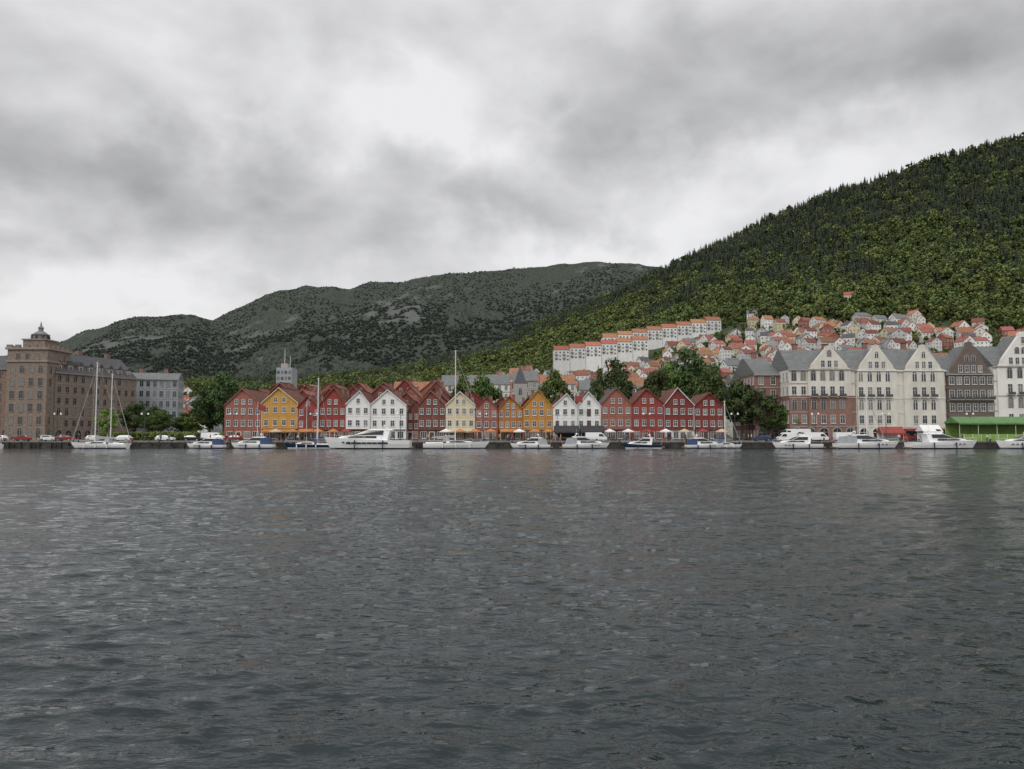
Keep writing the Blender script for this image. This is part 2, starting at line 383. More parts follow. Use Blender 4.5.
TB=empty('concrete_tower_block',(-126,420,10)); mb=MB(); mb.box(0,8.2,0,11,-12,29,P_GREY); mb.box(1.5,5,3,8,29,31.5,P_STONE2); mb.rod((3,5,31),(3,5,40),.18,.08,METAL); mb.rod((6,5,29),(6,5,36),.15,.08,METAL)
for k in range(9):
    for i in range(4): window(mb,1.1+i*2.0,k*3.2,1.3,1.7,P_GREY,1,0,False)
mb.obj('tower_and_windows',TB)

# ------------------------------------------------------------------ terrain
RP=[-600,-200,0,150,260,395,450,480,500,520,560,600,640,690,710,740,790,850,900,950,1000,1024,1150,1300,1700]
RY=[392,390,388,385,384,374,360,354,350,337,318,301,283,258,249,237,214,191,176,161,146,139,106,90,90]
FP=[-600,-200,0,45,85,130,190,210,235,265,300,330,345,365,400,430,480,530,570,620,650,720,900,1700]
FY=[387,374,358,348,330,318,315,321,308,295,288,287,290,283,280,276,271,268,264,263,266,277,300,330]
def zat(py,Y): return 3+Y*math.tan(math.atan((384.5-py)/788)+math.radians(3.667))
RH=[zat(p,1100) for p in RY]; FH=[zat(p,2600) for p in FY]
RH=[max(5,h) for h in RH]
def sm(t): t=max(0,min(1,t)); return t*t*(3-2*t)
def terrain(x,y):
    if y<300: return 1.5
    px=512+788*x/y
    H=np.interp(px,RP,RH)
    v=Vector((x*.011,y*.011,.3)); nn=noise.fractal(v,.9,2.1,5)
    if y<=1100:
        t=max(0,(y-320)/780); a=1.5+(H-1.5)*(.5*t+.5*t*t)+nn*6*sm((y-330)/400)
    else: a=H*(1-sm((y-1100)/700)*.75)+nn*6
    b=0
    if y>1200:
        F=np.interp(px,FP,FH); t=(y-1200)/1400
        n2=noise.ridged_multi_fractal(Vector((x*.0022,y*.0022,1.7)),.9,2.2,5,1,2)-1.0
        n3=noise.fractal(Vector((x*.012,y*.012,5)),.8,2.1,4)
        if t<=1: b=F*(.45*t+.55*t*t)+n2*34*sm(t*3)*(1-.8*sm((t-.8)/.2))+n3*8*sm(t*3)
        else: b=F*(1-sm((t-1)/.9))+n3*8
    return max(1.5,a,b)
def rockf(x,y):
    if y<1250: return 0
    n=noise.fractal(Vector((x*.0045,y*.0045,9)),.8,2.2,6)
    m=noise.fractal(Vector((x*.02,y*.02,3)),.7,2.2,4)
    return sm((n*.7+m*.6-.40+.16*sm((y-1900)/500))/.35)
YMP=[-600,150,300,480,530,560,720,740,800,900,1000,1024,1300]; YMV=[1000,950,900,720,735,745,735,690,630,620,535,525,505]
def ymax(px): return float(np.interp(px,YMP,YMV))
ys=[180,185,190,200,230,270,299]+list(np.arange(305,1100,7.5))+list(np.arange(1100,1400,20))+list(np.arange(1400,2600,13))+list(np.arange(2600,2800,25))+[2900,3100,3400,3800,4400,6000]
us=np.concatenate([np.linspace(-2.2,-.9,25)[:-1],np.linspace(-.9,.95,330),np.linspace(.95,2.2,25)[1:]])
V=np.zeros((len(ys)*len(us),3),dtype=np.float32); rk=np.zeros(len(V),dtype=np.float32); zn=np.zeros(len(V),dtype=np.float32); pv=np.zeros(len(V),dtype=np.float32)
k=0
for y in ys:
    for u in us:
        x=u*y; V[k]=(x,y,terrain(x,y) if y<4300 else 1.5); rk[k]=rockf(x,y); zn[k]=sm((y-ymax(512+788*u))/40) ; pv[k]=1-sm((y-300)/40); k+=1
def grid_mesh(name,V,nx,ny):
    me=bpy.data.meshes.new(name); me.vertices.add(len(V)); me.vertices.foreach_set('co',V.astype(np.float32).ravel())
    j,i=np.meshgrid(np.arange(ny-1),np.arange(nx-1),indexing='ij'); a=(j*nx+i).ravel()
    F=np.stack([a,a+1,a+nx+1,a+nx],1).astype(np.int32)
    me.loops.add(F.size); me.loops.foreach_set('vertex_index',F.ravel()); me.polygons.add(len(F)); me.polygons.foreach_set('loop_start',np.arange(0,F.size,4,dtype=np.int32))
    me.update(calc_edges=True); me.validate(); me.polygons.foreach_set('use_smooth',np.ones(len(me.polygons),dtype=bool)); return me
me=grid_mesh('terrain',V,len(us),len(ys))
for nm,ar in(('rock',rk),('zone',zn),('paved',pv)):
    at=me.attributes.new(nm,'FLOAT','POINT'); at.data.foreach_set('value',ar)
TM=nmat('terrain_surface',(.040,.052,.026),.9,.35,.06,bump=1.0,bscale=.15)
nt=TM.node_tree;N=nt.nodes;L=nt.links;b=N['Principled BSDF']; cur=b.inputs['Base Color'].links[0].from_socket; b.inputs['Specular IOR Level'].default_value=.1
def attr(n): a=N.new('ShaderNodeAttribute'); a.attribute_name=n; return a.outputs['Fac']
def mixc(f,A,B):
    m=N.new('ShaderNodeMix'); m.data_type='RGBA'
    if isinstance(f,float): m.inputs['Factor'].default_value=f
    else: L.new(f,m.inputs['Factor'])
    for k_,c in(('A',A),('B',B)):
        if isinstance(c,tuple): m.inputs[k_].default_value=(*c,1)
        else: L.new(c,m.inputs[k_])
    return m.outputs['Result']
tc=N.new('ShaderNodeTexCoord'); nz=N.new('ShaderNodeTexNoise'); nz.inputs['Scale'].default_value=.04; nz.inputs['Detail'].default_value=8; nz.inputs['Roughness'].default_value=.7; L.new(tc.outputs['Object'],nz.inputs['Vector'])
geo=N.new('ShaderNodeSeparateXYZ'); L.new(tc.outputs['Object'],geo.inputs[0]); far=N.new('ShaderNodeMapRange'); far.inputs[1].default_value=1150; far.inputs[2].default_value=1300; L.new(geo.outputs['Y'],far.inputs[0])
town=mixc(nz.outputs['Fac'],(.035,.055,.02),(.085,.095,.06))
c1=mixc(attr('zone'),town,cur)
farg_haze=mixc(nz.outputs['Fac'],(.042,.052,.043),(.062,.073,.057)); c1=mixc(far.outputs[0],c1,farg_haze)  # far ground colour has atmospheric haze painted in, like the distant trees
rockc=mixc(nz.outputs['Fac'],(.06,.066,.062),(.15,.15,.148)); c1=mixc(attr('rock'),c1,rockc)
pav=mixc(nz.outputs['Fac'],(.11,.11,.105),(.17,.165,.155)); c1=mixc(attr('paved'),c1,pav)
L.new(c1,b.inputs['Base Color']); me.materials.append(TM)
o=bpy.data.objects.new('terrain_hills',me); COL.objects.link(o)

# ------------------------------------------------------------------ trees
def leaf_quads(cs,ns,size,rg):
    n=len(cs); r=rg.normal(size=(n,3)); nn=ns+r*.55; nn/=np.linalg.norm(nn,axis=1)[:,None]
    a=np.cross(nn,rg.normal(size=(n,3))); a/=np.linalg.norm(a,axis=1)[:,None]; b_=np.cross(nn,a)
    sz=size*rg.uniform(.6,1.3,size=(n,1)); a=a*sz; b_=b_*sz*rg.uniform(.5,.9,size=(n,1))
    q=np.stack([cs-a,cs-b_,cs+a*1.1,cs+b_],1); return q.reshape(-1,3)
def broadleaf(name,seed,H,R,nclump,per,leaf,lm,trunk=.25,squash=1.0,limbs=True):
    rg=np.random.default_rng(seed); mb=MB(); th=H*trunk
    mb.rod((0,0,-.5),(0,0,th),H*.024,H*.018,BARK,7); mb.rod((0,0,th),(R*.05,0,H*.75),H*.018,H*.005,BARK,6)
    cz=(th+H)/2; hz=(H-th)/2
    C=[];RR=[]
    for i in range(nclump):
        d=rg.normal(size=3); d/=np.linalg.norm(d); rr=rg.uniform(.35,1.0)**.6
        lump=1+.22*math.sin(3*math.atan2(d[1],d[0])+seed)+.12*math.sin(5*d[2]*2+seed*2)
        w=1.0 if d[2]<0 else (1-.25*d[2])
        c=np.array([d[0]*R*rr*lump*w*.85,d[1]*R*rr*lump*w*.85,cz+d[2]*hz*rr*.86]); C.append(c); RR.append(R*rg.uniform(.16,.30))
        if limbs and i%3==0: 
            zb=th+rg.uniform(0,.4)*(H-th)*.8; mb.rod((0,0,min(zb,c[2])),tuple(c),H*.009,H*.003,BARK,4)
    cs=[];ns=[]
    for c,r in zip(C,RR):
        d=rg.normal(size=(per,3)); d/=np.linalg.norm(d,axis=1)[:,None]
        cs.append(c+d*r*rg.uniform(.55,1.05,size=(per,1))*np.array([1,1,.75])); ns.append(d+np.array([0,0,.35]))
    q=leaf_quads(np.concatenate(cs),np.concatenate(ns),leaf,rg)
    mb.add([tuple(v) for v in q],[(i,i+1,i+2,i+3) for i in range(0,len(q),4)],lm)
    return mb.mesh(name)
def conifer(name,seed,H,R,lm,layers=9):
    rg=np.random.default_rng(seed); mb=MB(); mb.rod((0,0,-.5),(0,0,H*.95),H*.014,H*.003,BARK,5)
    vs=[];fs=[]
    for j in range(layers):
        t=j/(layers-1); z=H*(.1+.86*t); r=R*(1-t)**.7*rg.uniform(.8,1.2)+.15; n=9
        for i in range(n):
            a=2*math.pi*(i+rg.uniform(-.3,.3))/n; rr=r*rg.uniform(.6,1.3); wd=r*.5+.15
            ca,sa=math.cos(a),math.sin(a); o_=len(vs); dz=rr*.4+.3
            vs+= [(0,0,z+H*.07),(ca*rr*.55-sa*wd*.5,sa*rr*.55+ca*wd*.5,z-dz*.35),(ca*rr,sa*rr,z-dz),(ca*rr*.55+sa*wd*.5,sa*rr*.55-ca*wd*.5,z-dz*.35)]
            fs.append((o_,o_+1,o_+2,o_+3))
    mb.add(vs,fs,lm); return mb.mesh(name)
def lib(name,meshes):
    c=bpy.data.collections.new(name)
    for i,m in enumerate(meshes):
        ob=bpy.data.objects.new('%s_%02d'%(m.name,i),m); c.objects.link(ob)
    return c
def scatter(name,pts,scl,rot,idx,coll):
    me=bpy.data.meshes.new(name); me.from_pydata(pts,[],[])
    a=me.attributes.new('scl','FLOAT','POINT'); a.data.foreach_set('value',scl)
    a=me.attributes.new('rotz','FLOAT','POINT'); a.data.foreach_set('value',rot)
    a=me.attributes.new('idx','INT','POINT'); a.data.foreach_set('value',idx)
    ob=bpy.data.objects.new(name,me); COL.objects.link(ob)
    ng=bpy.data.node_groups.new(name+'_nodes','GeometryNodeTree')
    ng.interface.new_socket('Geometry',in_out='INPUT',socket_type='NodeSocketGeometry'); ng.interface.new_socket('Geometry',in_out='OUTPUT',socket_type='NodeSocketGeometry')
    n=ng.nodes; l=ng.links; gi=n.new('NodeGroupInput'); go=n.new('NodeGroupOutput'); ip=n.new('GeometryNodeInstanceOnPoints'); ci=n.new('GeometryNodeCollectionInfo')
    ci.inputs['Collection'].default_value=coll; ci.inputs['Separate Children'].default_value=True; ci.inputs['Reset Children'].default_value=True
    def na(nm,t):
        q=n.new('GeometryNodeInputNamedAttribute'); q.data_type=t; q.inputs['Name'].default_value=nm; return next(o for o in q.outputs if o.enabled and o.name=='Attribute')
    cx=n.new('ShaderNodeCombineXYZ'); l.new(na('rotz','FLOAT'),cx.inputs['Z']); l.new(cx.outputs[0],ip.inputs['Rotation'])
    l.new(na('scl','FLOAT'),ip.inputs['Scale']); l.new(na('idx','INT'),ip.inputs['Instance Index']); ip.inputs['Pick Instance'].default_value=True
    l.new(gi.outputs[0],ip.inputs['Points']); l.new(ci.outputs[0],ip.inputs['Instance']); l.new(ip.outputs[0],go.inputs[0])
    md=ob.modifiers.new('scatter','NODES'); md.node_group=ng
    return ob
hill_lib=lib('hill_tree_library',[broadleaf('a_hill_broadleaf',11+i,10.5,4.8,18,13,1.1,LF_HILL,.1,limbs=False) for i in range(4)]+[conifer('b_hill_conifer',31+i,15,3.3,LF_CONI,8) for i in range(4)])
far_lib=lib('far_tree_library',[broadleaf('a_far_broadleaf',51+i,9,5.2,12,8,1.9,LF_FAR_HAZE,.05,limbs=False) for i in range(2)]+[conifer('b_far_conifer',61+i,12,3.8,LF_FAR_HAZE,5) for i in range(2)])
pts=[];sc=[];ro=[];ix=[]
for i in range(35000):
    Y=math.sqrt(random.uniform(330**2,1130**2)); px=random.uniform(180,1330); x=(px-512)/788*Y
    ym=ymax(px)
    if px<470 and random.random()<.3: continue
    n=noise.fractal(Vector((x*.008,Y*.008,4)),.8,2.1,4); n5=noise.fractal(Vector((x*.03,Y*.03,14)),.7,2.1,3)
    if (28<x<116 and 616<Y<650) or (72<x<194 and 655<Y<692): continue
    if Y<ym+n*40:
        hollow=525<px<745 and Y>600
        if random.random()>(.85 if hollow else .30 if px>470 else .14): continue
        con=random.random()<.05; s_=random.uniform(.38,.72)
    else:
        t=(Y-ym)/(1110-ym); thr=.36 if px>640 else .66
        pr=1/(1+math.exp(-(t+n*.42+n5*.22-thr)/.07)); pr=.05+.86*pr
        con=random.random()<pr; s_=random.uniform(.5,1.0) if con else random.uniform(.6,1.25)
    pts.append((x,Y,terrain(x,Y)-.3)); sc.append(s_); ro.append(random.uniform(0,6.28)); ix.append(random.randrange(4)+(4 if con else 0))
scatter('hillside_forest',pts,sc,ro,ix,hill_lib)
pts=[];sc=[];ro=[];ix=[]
for i in range(56000):
    Y=math.sqrt(random.uniform(1150**2,2640**2)); px=random.uniform(-230,740); x=(px-512)/788*Y
    if rockf(x,Y)>random.uniform(.25,1.0): continue
    n=noise.fractal(Vector((x*.004,Y*.004,4)),.8,2.1,3)
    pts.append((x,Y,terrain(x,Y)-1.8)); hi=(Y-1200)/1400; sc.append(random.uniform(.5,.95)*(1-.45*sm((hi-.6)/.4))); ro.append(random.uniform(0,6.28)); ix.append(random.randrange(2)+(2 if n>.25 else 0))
scatter('distant_mountain_forest',pts,sc,ro,ix,far_lib)

TR={'d':[broadleaf('broadleaf_tree_mesh',100+i,16,6.4,75,75,.34,LF_DARK,.2) for i in range(3)],
    'm':[broadleaf('broadleaf_tree_mesh',110+i,16,6.2,75,75,.34,LF_MID,.2) for i in range(3)],
    'l':[broadleaf('broadleaf_tree_mesh',120+i,9,2.9,45,60,.24,LF_LIME,.2) for i in range(2)]}
def tree(k,x,y,top,wid=None,z=None):
    me=random.choice(TR[k]); z=1.5 if z is None else z; H=16 if k!='l' else 9; W=13 if k!='l' else 6
    h=(top-z)/H; w=(wid/W) if wid else h
    inst('broadleaf_tree',me,(x,y,z),random.uniform(0,6.28),(w,w,h))
for a in [('d',62.5,214,18.5,14),('d',69,211,14,10),('m',73.5,209,11.5,8),('d',57,226,23,13),('d',54.5,240,30.5,18),('m',47,236,25.5,12),('d',42.5,233,23.5,12),
          ('d',61,245,26,14),('d',31,236,26.5,13),('d',27,245,21,9),('m',12.5,236,23,14),('m',-10,250,22.5,14),('m',-16,262,23.5,13),
          ('d',-79,216,20.5,13),('d',-73.5,221,18,10),('d',-85,222,16,10),('m',-96,216,10.5,8),('d',-103,226,11.5,9),('m',-91,219,9.5,8),('l',-102.5,200,10.8,6),('m',-87,217,9.5,7),('d',-111,232,13,10),('m',78,208,9.5,6)]:
    tree(*a)
hb=MB(); rg=np.random.default_rng(3); n=5200
cs=np.stack([rg.uniform(-108,-72,n),rg.uniform(205,208,n),1.5+2.2*rg.uniform(0,1,n)**.6],1); ns=np.tile(np.array([0,-.6,.7]),(n,1)); q=leaf_quads(cs,ns,.3,rg)
hb.add([tuple(v) for v in q],[(i,i+1,i+2,i+3) for i in range(0,len(q),4)],LF_MID); hb.box(-108,-72,206,207,1.4,3.2,LF_DARK); hb.obj('hedge')

# ------------------------------------------------------------------ hillside houses
def hhouse(name,w,d,e,p,wall,roof,ridge_x=False):
    mb=MB(); a=w/2; h=d/2
    if ridge_x:
        mb.M=Matrix.Rotation(math.pi/2,4,'Z')
    mb.prism([(-a,-4),(a,-4),(a,e),(0,p),(-a,e)],-h,h,wall)
    s_=(p-e)/a
    for sx in(-1,1):
        xe=sx*(a+.3); ze=e-.3*s_; q=[(xe,ze+.03),(0,p+.03),(0,p+.25),(xe,ze+.23)]
        if sx>0:q=q[::-1]
        mb.prism(q,-h-.25,h+.25,roof)
    mb.box(a*.3-.35,a*.3+.35,-.4,.4,p-1.6,p+1.0,P_BRICK)
    base=mb.M or Matrix.Identity(4)
    for side in range(4):
        ww=w if side%2==0 else d; dd=h if side%2==0 else a
        mb.M=base@Matrix.Rotation(math.pi/2*side,4,'Z')@Matrix.Translation((0,-dd,0))
        n=max(2,int(ww/2.5)); fl=max(1,int(e/2.8))
        for i in range(n):
            for k in range(fl):
                xx=-ww/2+ww/n*(i+.5); zz=.9+k*2.8
                mb.box(xx-.45,xx+.45,-.04,.02,zz,zz+1.15,pick_glass()); 
                mb.box(xx-.55,xx-.45,-.08,.02,zz-.1,zz+1.25,T_WHITE); mb.box(xx+.45,xx+.55,-.08,.02,zz-.1,zz+1.25,T_WHITE)
                mb.box(xx-.45,xx+.45,-.078,.02,zz+1.15,zz+1.25,T_WHITE); mb.box(xx-.45,xx+.45,-.078,.02,zz-.1,zz,T_WHITE); mb.box(xx-.04,xx+.04,-.07,-.01,zz,zz+1.15,T_WHITE)
        if side%2==0 and p-e>2.2: mb.box(-.4,.4,-.05,.02,e+.3,e+1.3,GLASS)
    mb.M=None; return mb.mesh(name)
WG=nmat('light_grey_painted_wood',(.40,.41,.40),.7,.1); WYB=nmat('pale_yellow_painted_wood',(.50,.44,.30),.7,.1); 
HW=nmat('house_white_paint',(.62,.62,.60),.75,.1,.3,objrand=.16,hue=0)
HV=[]
walls=[HW,HW,HW,HW,HW,WG,WYB,W_RED3,HW,P_CREAM,HW,HW,HW,HW,HW,WG,HW,W_CREAM]
roofs=[R_TILE,R_TILE3,R_TILE,R_SLATE,R_TILE,R_TILE,R_TILE,R_TILE,R_DARK,R_TILE3,R_TILE,R_SLATE,R_TILE3,R_TILE,R_TILE,R_SLATE,R_TILE2,R_TILE3]
for i,(w_,r_) in enumerate(zip(walls,roofs)):
    w=random.uniform(6.4,9.2); d=random.uniform(7.0,11.0); e=random.choice([5.6,6.0,6.4,8.7]); HV.append(hhouse('house_mesh',w,d,e,e+random.uniform(2.6,3.7),w_,r_,i%3!=0))
Y=352
while Y<1000:
    step=12.5 if Y<720 else 24
    X0=(-20-512)/788*Y; X1=(1340-512)/788*Y; x=X0+random.uniform(0,8)
    while x<X1:
        px=512+788*x/Y; ym=ymax(px)
        cell=noise.noise(Vector((x*.014,Y*.014,8)))
        left=px<470
        clear=(24<x<120 and 612<Y<800) or (68<x<198 and 646<Y<800)
        if (Y<ym-8+cell*55 or random.random()<.04 and Y<ym+55 and px>740) and not clear and cell<.34 and random.random()<(.84 if not left else .62):
            sc_=random.uniform(.8,1.08)*(1.22 if Y<460 else 1)
            xx=x+random.uniform(-2.5,2.5); yy=Y+random.uniform(-4,4)
            inst('hillside_house',random.choice(HV),(xx,yy,terrain(xx,yy)+.6),random.choice([0,0,0,math.pi/2])+random.gauss(-.1,.28)+.25*math.sin(x*.01),sc_)
        x+=random.uniform(10.5,15.5)*(1 if Y<720 else 1.6)
    Y+=step
def terr_block(w):
    mb=MB(); mb.box(0,w,0,11,-14,9.4,HW)
    mb.prismx([(-.5,9.4),(11.5,9.4),(5.5,13.2)],-.1,w+.1,R_TILE3)
    n=int(w/3)
    for i in range(n):
        for k in range(3):
            xx=w/n*(i+.5); window(mb,xx,.9+k*2.9,1.3,1.25,T_WHITE,1,0,False)
        if i%2==0:
            for k in(1,2): mb.box(w/n*i+.2,w/n*(i+1)-.2,-1.3,-.02,2.6+2.9*(k-1),2.75+2.9*(k-1),HW); mb.box(w/n*i+.2,w/n*(i+1)-.2,-1.35,-1.28,2.75+2.9*(k-1),3.5+2.9*(k-1),WG)
    mb.box(w*.3,w*.3+.9,5,6,12.2,14.4,P_BRICK); mb.box(w*.7,w*.7+.9,5,6,12.2,14.4,P_BRICK); return mb.mesh('terraced_block_mesh')
tb=terr_block(12.5)
for (xa,xb,yy,za,zb) in((34,108,630,62,72),(78,184,668,77,95)):
    x=xa
    while x<xb-8:
        f=(x-xa)/(xb-xa); y2=yy+f*6+random.uniform(-.8,.8); inst('terraced_apartment_block',tb,(x,y2,za+(zb-za)*f),0.05); x+=12.8
for (x,y,w,h,wl,rf) in((-44,290,13,19,P_WHITE,R_TILE),(-28,310,14,23,P_CREAM,R_SLATE),(-12,320,11,24,P_WHITE,R_SLATE),(1,300,9,24,P_STONE2,R_SLATE),(12,335,15,25,P_WHITE,R_TILE),(28,325,13,22,P_STONE2,R_SLATE),(43,335,15,24,P_WHITE,R_TILE),(66,340,20,24,P_WHITE,R_TILE),(90,320,20,24,P_CREAM,R_SLATE)):
    block('town_apartment_building',x,x+w,y,13,h,h+4,[],6,wl,roof=rf,arcade=False,trim=P_STONE2,z0=1.5 if y<320 else 2.5)
CH=empty('stone_church',(0.5,285,1.5)); mb=MB(); mb.box(0,5,0,5,-.5,20,P_STONE2); mb.lathe(2.5,2.5,[(3.3,20),(.1,27)],R_DARK,4); mb.box(5,9,.3,4.7,-.5,12,P_STONE2); mb.prismx([(0.1,12),(4.9,12),(2.5,16)],5,9,R_SLATE)
for k in(6,11,16): archwin(mb,2.5,k,1.1,2.4,P_STONE2)
mb.obj('tower_nave_and_windows',CH)

# ------------------------------------------------------------------ quay, road
mb=MB(); mb.box(-600,600,178.6,179.99,-2,1.32,QUAYS); mb.obj('stone_quay_wall')
mb=MB(); mb.box(-600,600,178.4,180.6,1.322,1.62,QUAYT); mb.obj('quay_coping')
mb=MB()
for i in range(260):
    x=-300+i*2.3+random.uniform(-.5,.5); mb.box(x-.15,x+.15,178.15,178.59,-.5,1.2+random.uniform(-.2,.3),TIMB)
    if i%2:
        vs=[];c=Vector((x+1,178.1,.7)); 
        for a in range(10):
            t=a*math.pi/5
            for bb in range(5): 
                u=bb*math.pi*2/5; r=.38+.13*math.cos(u); vs.append((c.x+r*math.cos(t),c.y+.13*math.sin(u),c.z+r*math.sin(t)))
        mb.add(vs,[(a*5+bb,a*5+(bb+1)%5,((a+1)%10)*5+(bb+1)%5,((a+1)%10)*5+bb) for a in range(10) for bb in range(5)],RUBBER)
mb.obj('quay_fenders')
mb=MB(); mb.add([(-600,186,1.504),(600,186,1.504),(600,192,1.504),(-600,192,1.504)],[(0,1,2,3)],ASPH); mb.obj('harbour_road')
mb=MB()
for i in range(200):
    x=-300+i*3; mb.add([(x,188.93,1.508),(x+1.5,188.93,1.508),(x+1.5,189.07,1.508),(x,189.07,1.508)],[(0,1,2,3)],LINE)
mb.obj('road_markings')
mb=MB(); mb.box(-600,600,192,196.3,1.4,1.62,PAVE); mb.obj('pavement')

# ------------------------------------------------------------------ boats
def hull(mb,L_,B,F,hm,stripe,deck,keel=-.5,sternw=.85,full=2.3):
    n=16; R=[]
    for i in range(n+1):
        s_=i/n; b_=B/2*(1-max(0,(s_-.42)/.58)**full)*(sternw+(1-sternw)*min(1,s_/.35)); b_=max(b_,.02)
        z=F*(.86+.38*s_*s_); ov=lambda k:-L_/2+L_*(s_*k)
        R.append([(ov(.90),0,keel),(ov(.915),.74*b_,.02),(ov(.93),.82*b_,.24),(ov(.975),.95*b_,z*.62),(ov(1),b_,z)])
    for sg in(1,-1):
        vs=[(x,y*sg,z) for r in R for x,y,z in r]
        for lay,m in((0,hm),(1,stripe),(2,hm),(3,hm)):
            fs=[]
            for i in range(n):
                q=(i*5+lay,(i+1)*5+lay,(i+1)*5+lay+1,i*5+lay+1); fs.append(q if sg<0 else q[::-1])
            mb.add(vs,fs,m)
    st=R[0]; ring=[(x,-y,z) for x,y,z in st]+[(x,y,z) for x,y,z in st[::-1]]
    mb.add(ring,[tuple(range(len(ring)))],hm)
    vs=[];fs=[]
    for r in R: x,y,z=r[4]; vs+=[(x,-y,z-.06),(x,y,z-.06)]
    for i in range(n): fs.append((2*i,2*i+2,2*i+3,2*i+1))
    mb.add(vs,fs,deck)
    return R
def rail(mb,R,i0,i1,h):
    for sg in(1,-1):
        pr=None
        for i in range(i0,i1+1):
            x,y,z=R[i][4]; p=(x-.1,y*sg*.93,z+h)
            if i%2==0: mb.rod((x-.1,y*sg*.93,z-.05),p,.025,.025,METAL,4)
            if pr: mb.rod(pr,p,.025,.025,METAL,4)
            pr=p
def motorboat(x,y,L_,F,left=True,hm=None,stripe=None,fly=False,canvas=None,cab=1.0,rot=0):
    hm=hm or GELW; stripe=stripe or NAVY; P=empty('cabin_cruiser' if L_<13 else 'motor_yacht',(x,y,0),(math.pi if left else 0)+rot); B=L_*.29
    mb=MB(); R=hull(mb,L_,B,F,hm,stripe,GELW); mb.tprism([(-L_/2-.6,.25,B*.36),(-L_/2+.1,.25,B*.38),(-L_/2+.1,.42,B*.38),(-L_/2-.6,.42,B*.36)],TEAK)
    for sg in(1,-1): 
        mb.rod((-L_*.2,sg*(B/2+.1),F*.9),(-L_*.2,sg*(B/2+.12),.2),.13,.13,NAVY,8); mb.rod((L_*.12,sg*(B/2+.02),F*.9),(L_*.12,sg*(B/2+.04),.2),.13,.13,NAVY,8)
    if L_>16:
        for sg in(1,-1):
            for i in range(4,12):
                xa,ya,za=R[i][3]; xb,yb,zb=R[i+1][3]; mb.add([(xa,sg*(ya+.04),F*.50),(xb-.1,sg*(yb+.04),F*.52),(xb-.1,sg*(yb+.06),F*.70),(xa,sg*(ya+.06),F*.68)],[(0,1,2,3) if sg<0 else (3,2,1,0)],TINT)
    mb.obj('hull',P)
    w=B*.36; h0=F*.88; H=1.15*cab*(L_/10)**.35
    mb=MB()
    mb.tprism([(-L_*.18,h0,w),(L_*.36,h0+.15*F,w*.35),(L_*.30,h0+.45*H+.1,w*.35),(L_*.14,h0+.72*H,w*.8),(-L_*.18,h0+.72*H,w*.95)],GELW)
    z1=h0+.70*H; h2=H*.92
    mb.tprism([(-L_*.24,h0,w*.98),(-L_*.2,h0,w*.98),(L_*.14,z1,w*.82),(-L_*.02,z1+h2*.72,w*.66),(-L_*.16,z1+h2*.78,w*.7),(-L_*.27,z1+h2*.6,w*.75)],GELW)
    mb.tprism([(-L_*.30,z1+h2*.66,w*.78),(L_*.0,z1+h2*.7,w*.72),(-L_*.04,z1+h2*.82,w*.62),(-L_*.30,z1+h2*.80,w*.7)],GELW)
    mb.obj('cabin',P)
    mb=MB()
    mb.tprism([(-L_*.19,z1+.04,w*.985),(L_*.12,z1+.04,w*.89),(-L_*.02,z1+h2*.64,w*.75),(-L_*.20,z1+h2*.62,w*.84)],TINT)
    mb.tprism([(L_*.138,z1+.05,w*.72),(L_*.148,z1+.05,w*.72),(L_*.0,z1+h2*.66,w*.6),(-L_*.01,z1+h2*.66,w*.6)],TINT)
    mb.tprism([(-L_*.12,h0+.28*H,w*.99),(L_*.22,h0+.36*H,w*.70),(L_*.13,h0+.58*H,w*.86),(-L_*.12,h0+.56*H,w*.99)],TINT)
    for i in range(3): 
        xx=L_*(.12+.07*i); bb=R[int(16*(xx/L_+.5))][3][1]
        for sg in (1,-1): mb.box(xx-.25,xx+.25,sg*(bb+.02)-.03,sg*(bb+.02)+.03,F*.62,F*.74,TINT)
    mb.obj('windows',P)
    mb=MB(); rail(mb,R,8,16,.55)
    for sg in(1,-1): mb.rod((-L_*.26,sg*w*.8,z1+h2*.6),(-L_*.2,sg*w*.55,z1+h2*1.25),.06,.05,GELW,5)
    mb.rod((-L_*.2,-w*.55,z1+h2*1.25),(-L_*.2,w*.55,z1+h2*1.25),.07,.07,GELW,5); mb.rod((-L_*.2,0,z1+h2*1.2),(-L_*.2,0,z1+h2*1.2+1.3),.025,.02,METAL,4)
    mb.lathe(-L_*.2,0,[(.0,z1+h2*1.3),(.28,z1+h2*1.32),(.28,z1+h2*1.32+.16),(.1,z1+h2*1.32+.22)],GELW,8)
    if canvas: mb.tprism([(-L_*.45,h0,w*1.0),(-L_*.2,h0,w*1.0),(-L_*.2,z1+h2*.62,w*.85),(-L_*.4,z1+h2*.45,w*.85)],canvas)
    if fly:
        z3=z1+h2*.80; mb.tprism([(-L_*.24,z3,w*.66),(-L_*.04,z3,w*.6),(-L_*.02,z3+.55,w*.55),(-L_*.24,z3+.4,w*.62)],GELW)
        mb.tprism([(-L_*.05,z3+.5,w*.5),(-L_*.03,z3+.5,w*.5),(-L_*.065,z3+.95,w*.44),(-L_*.075,z3+.95,w*.44)],TINT)
    mb.rod((-L_/2+.1,0,F*.8),(-L_/2-.5,0,F*.8+1.5),.025,.02,MASTM,4); mb.box(-L_/2-.85,-L_/2-.4,-.01,.01,F*.8+.9,F*.8+1.45,C_RED)
    mb.obj('rails_and_fittings',P)
    return P
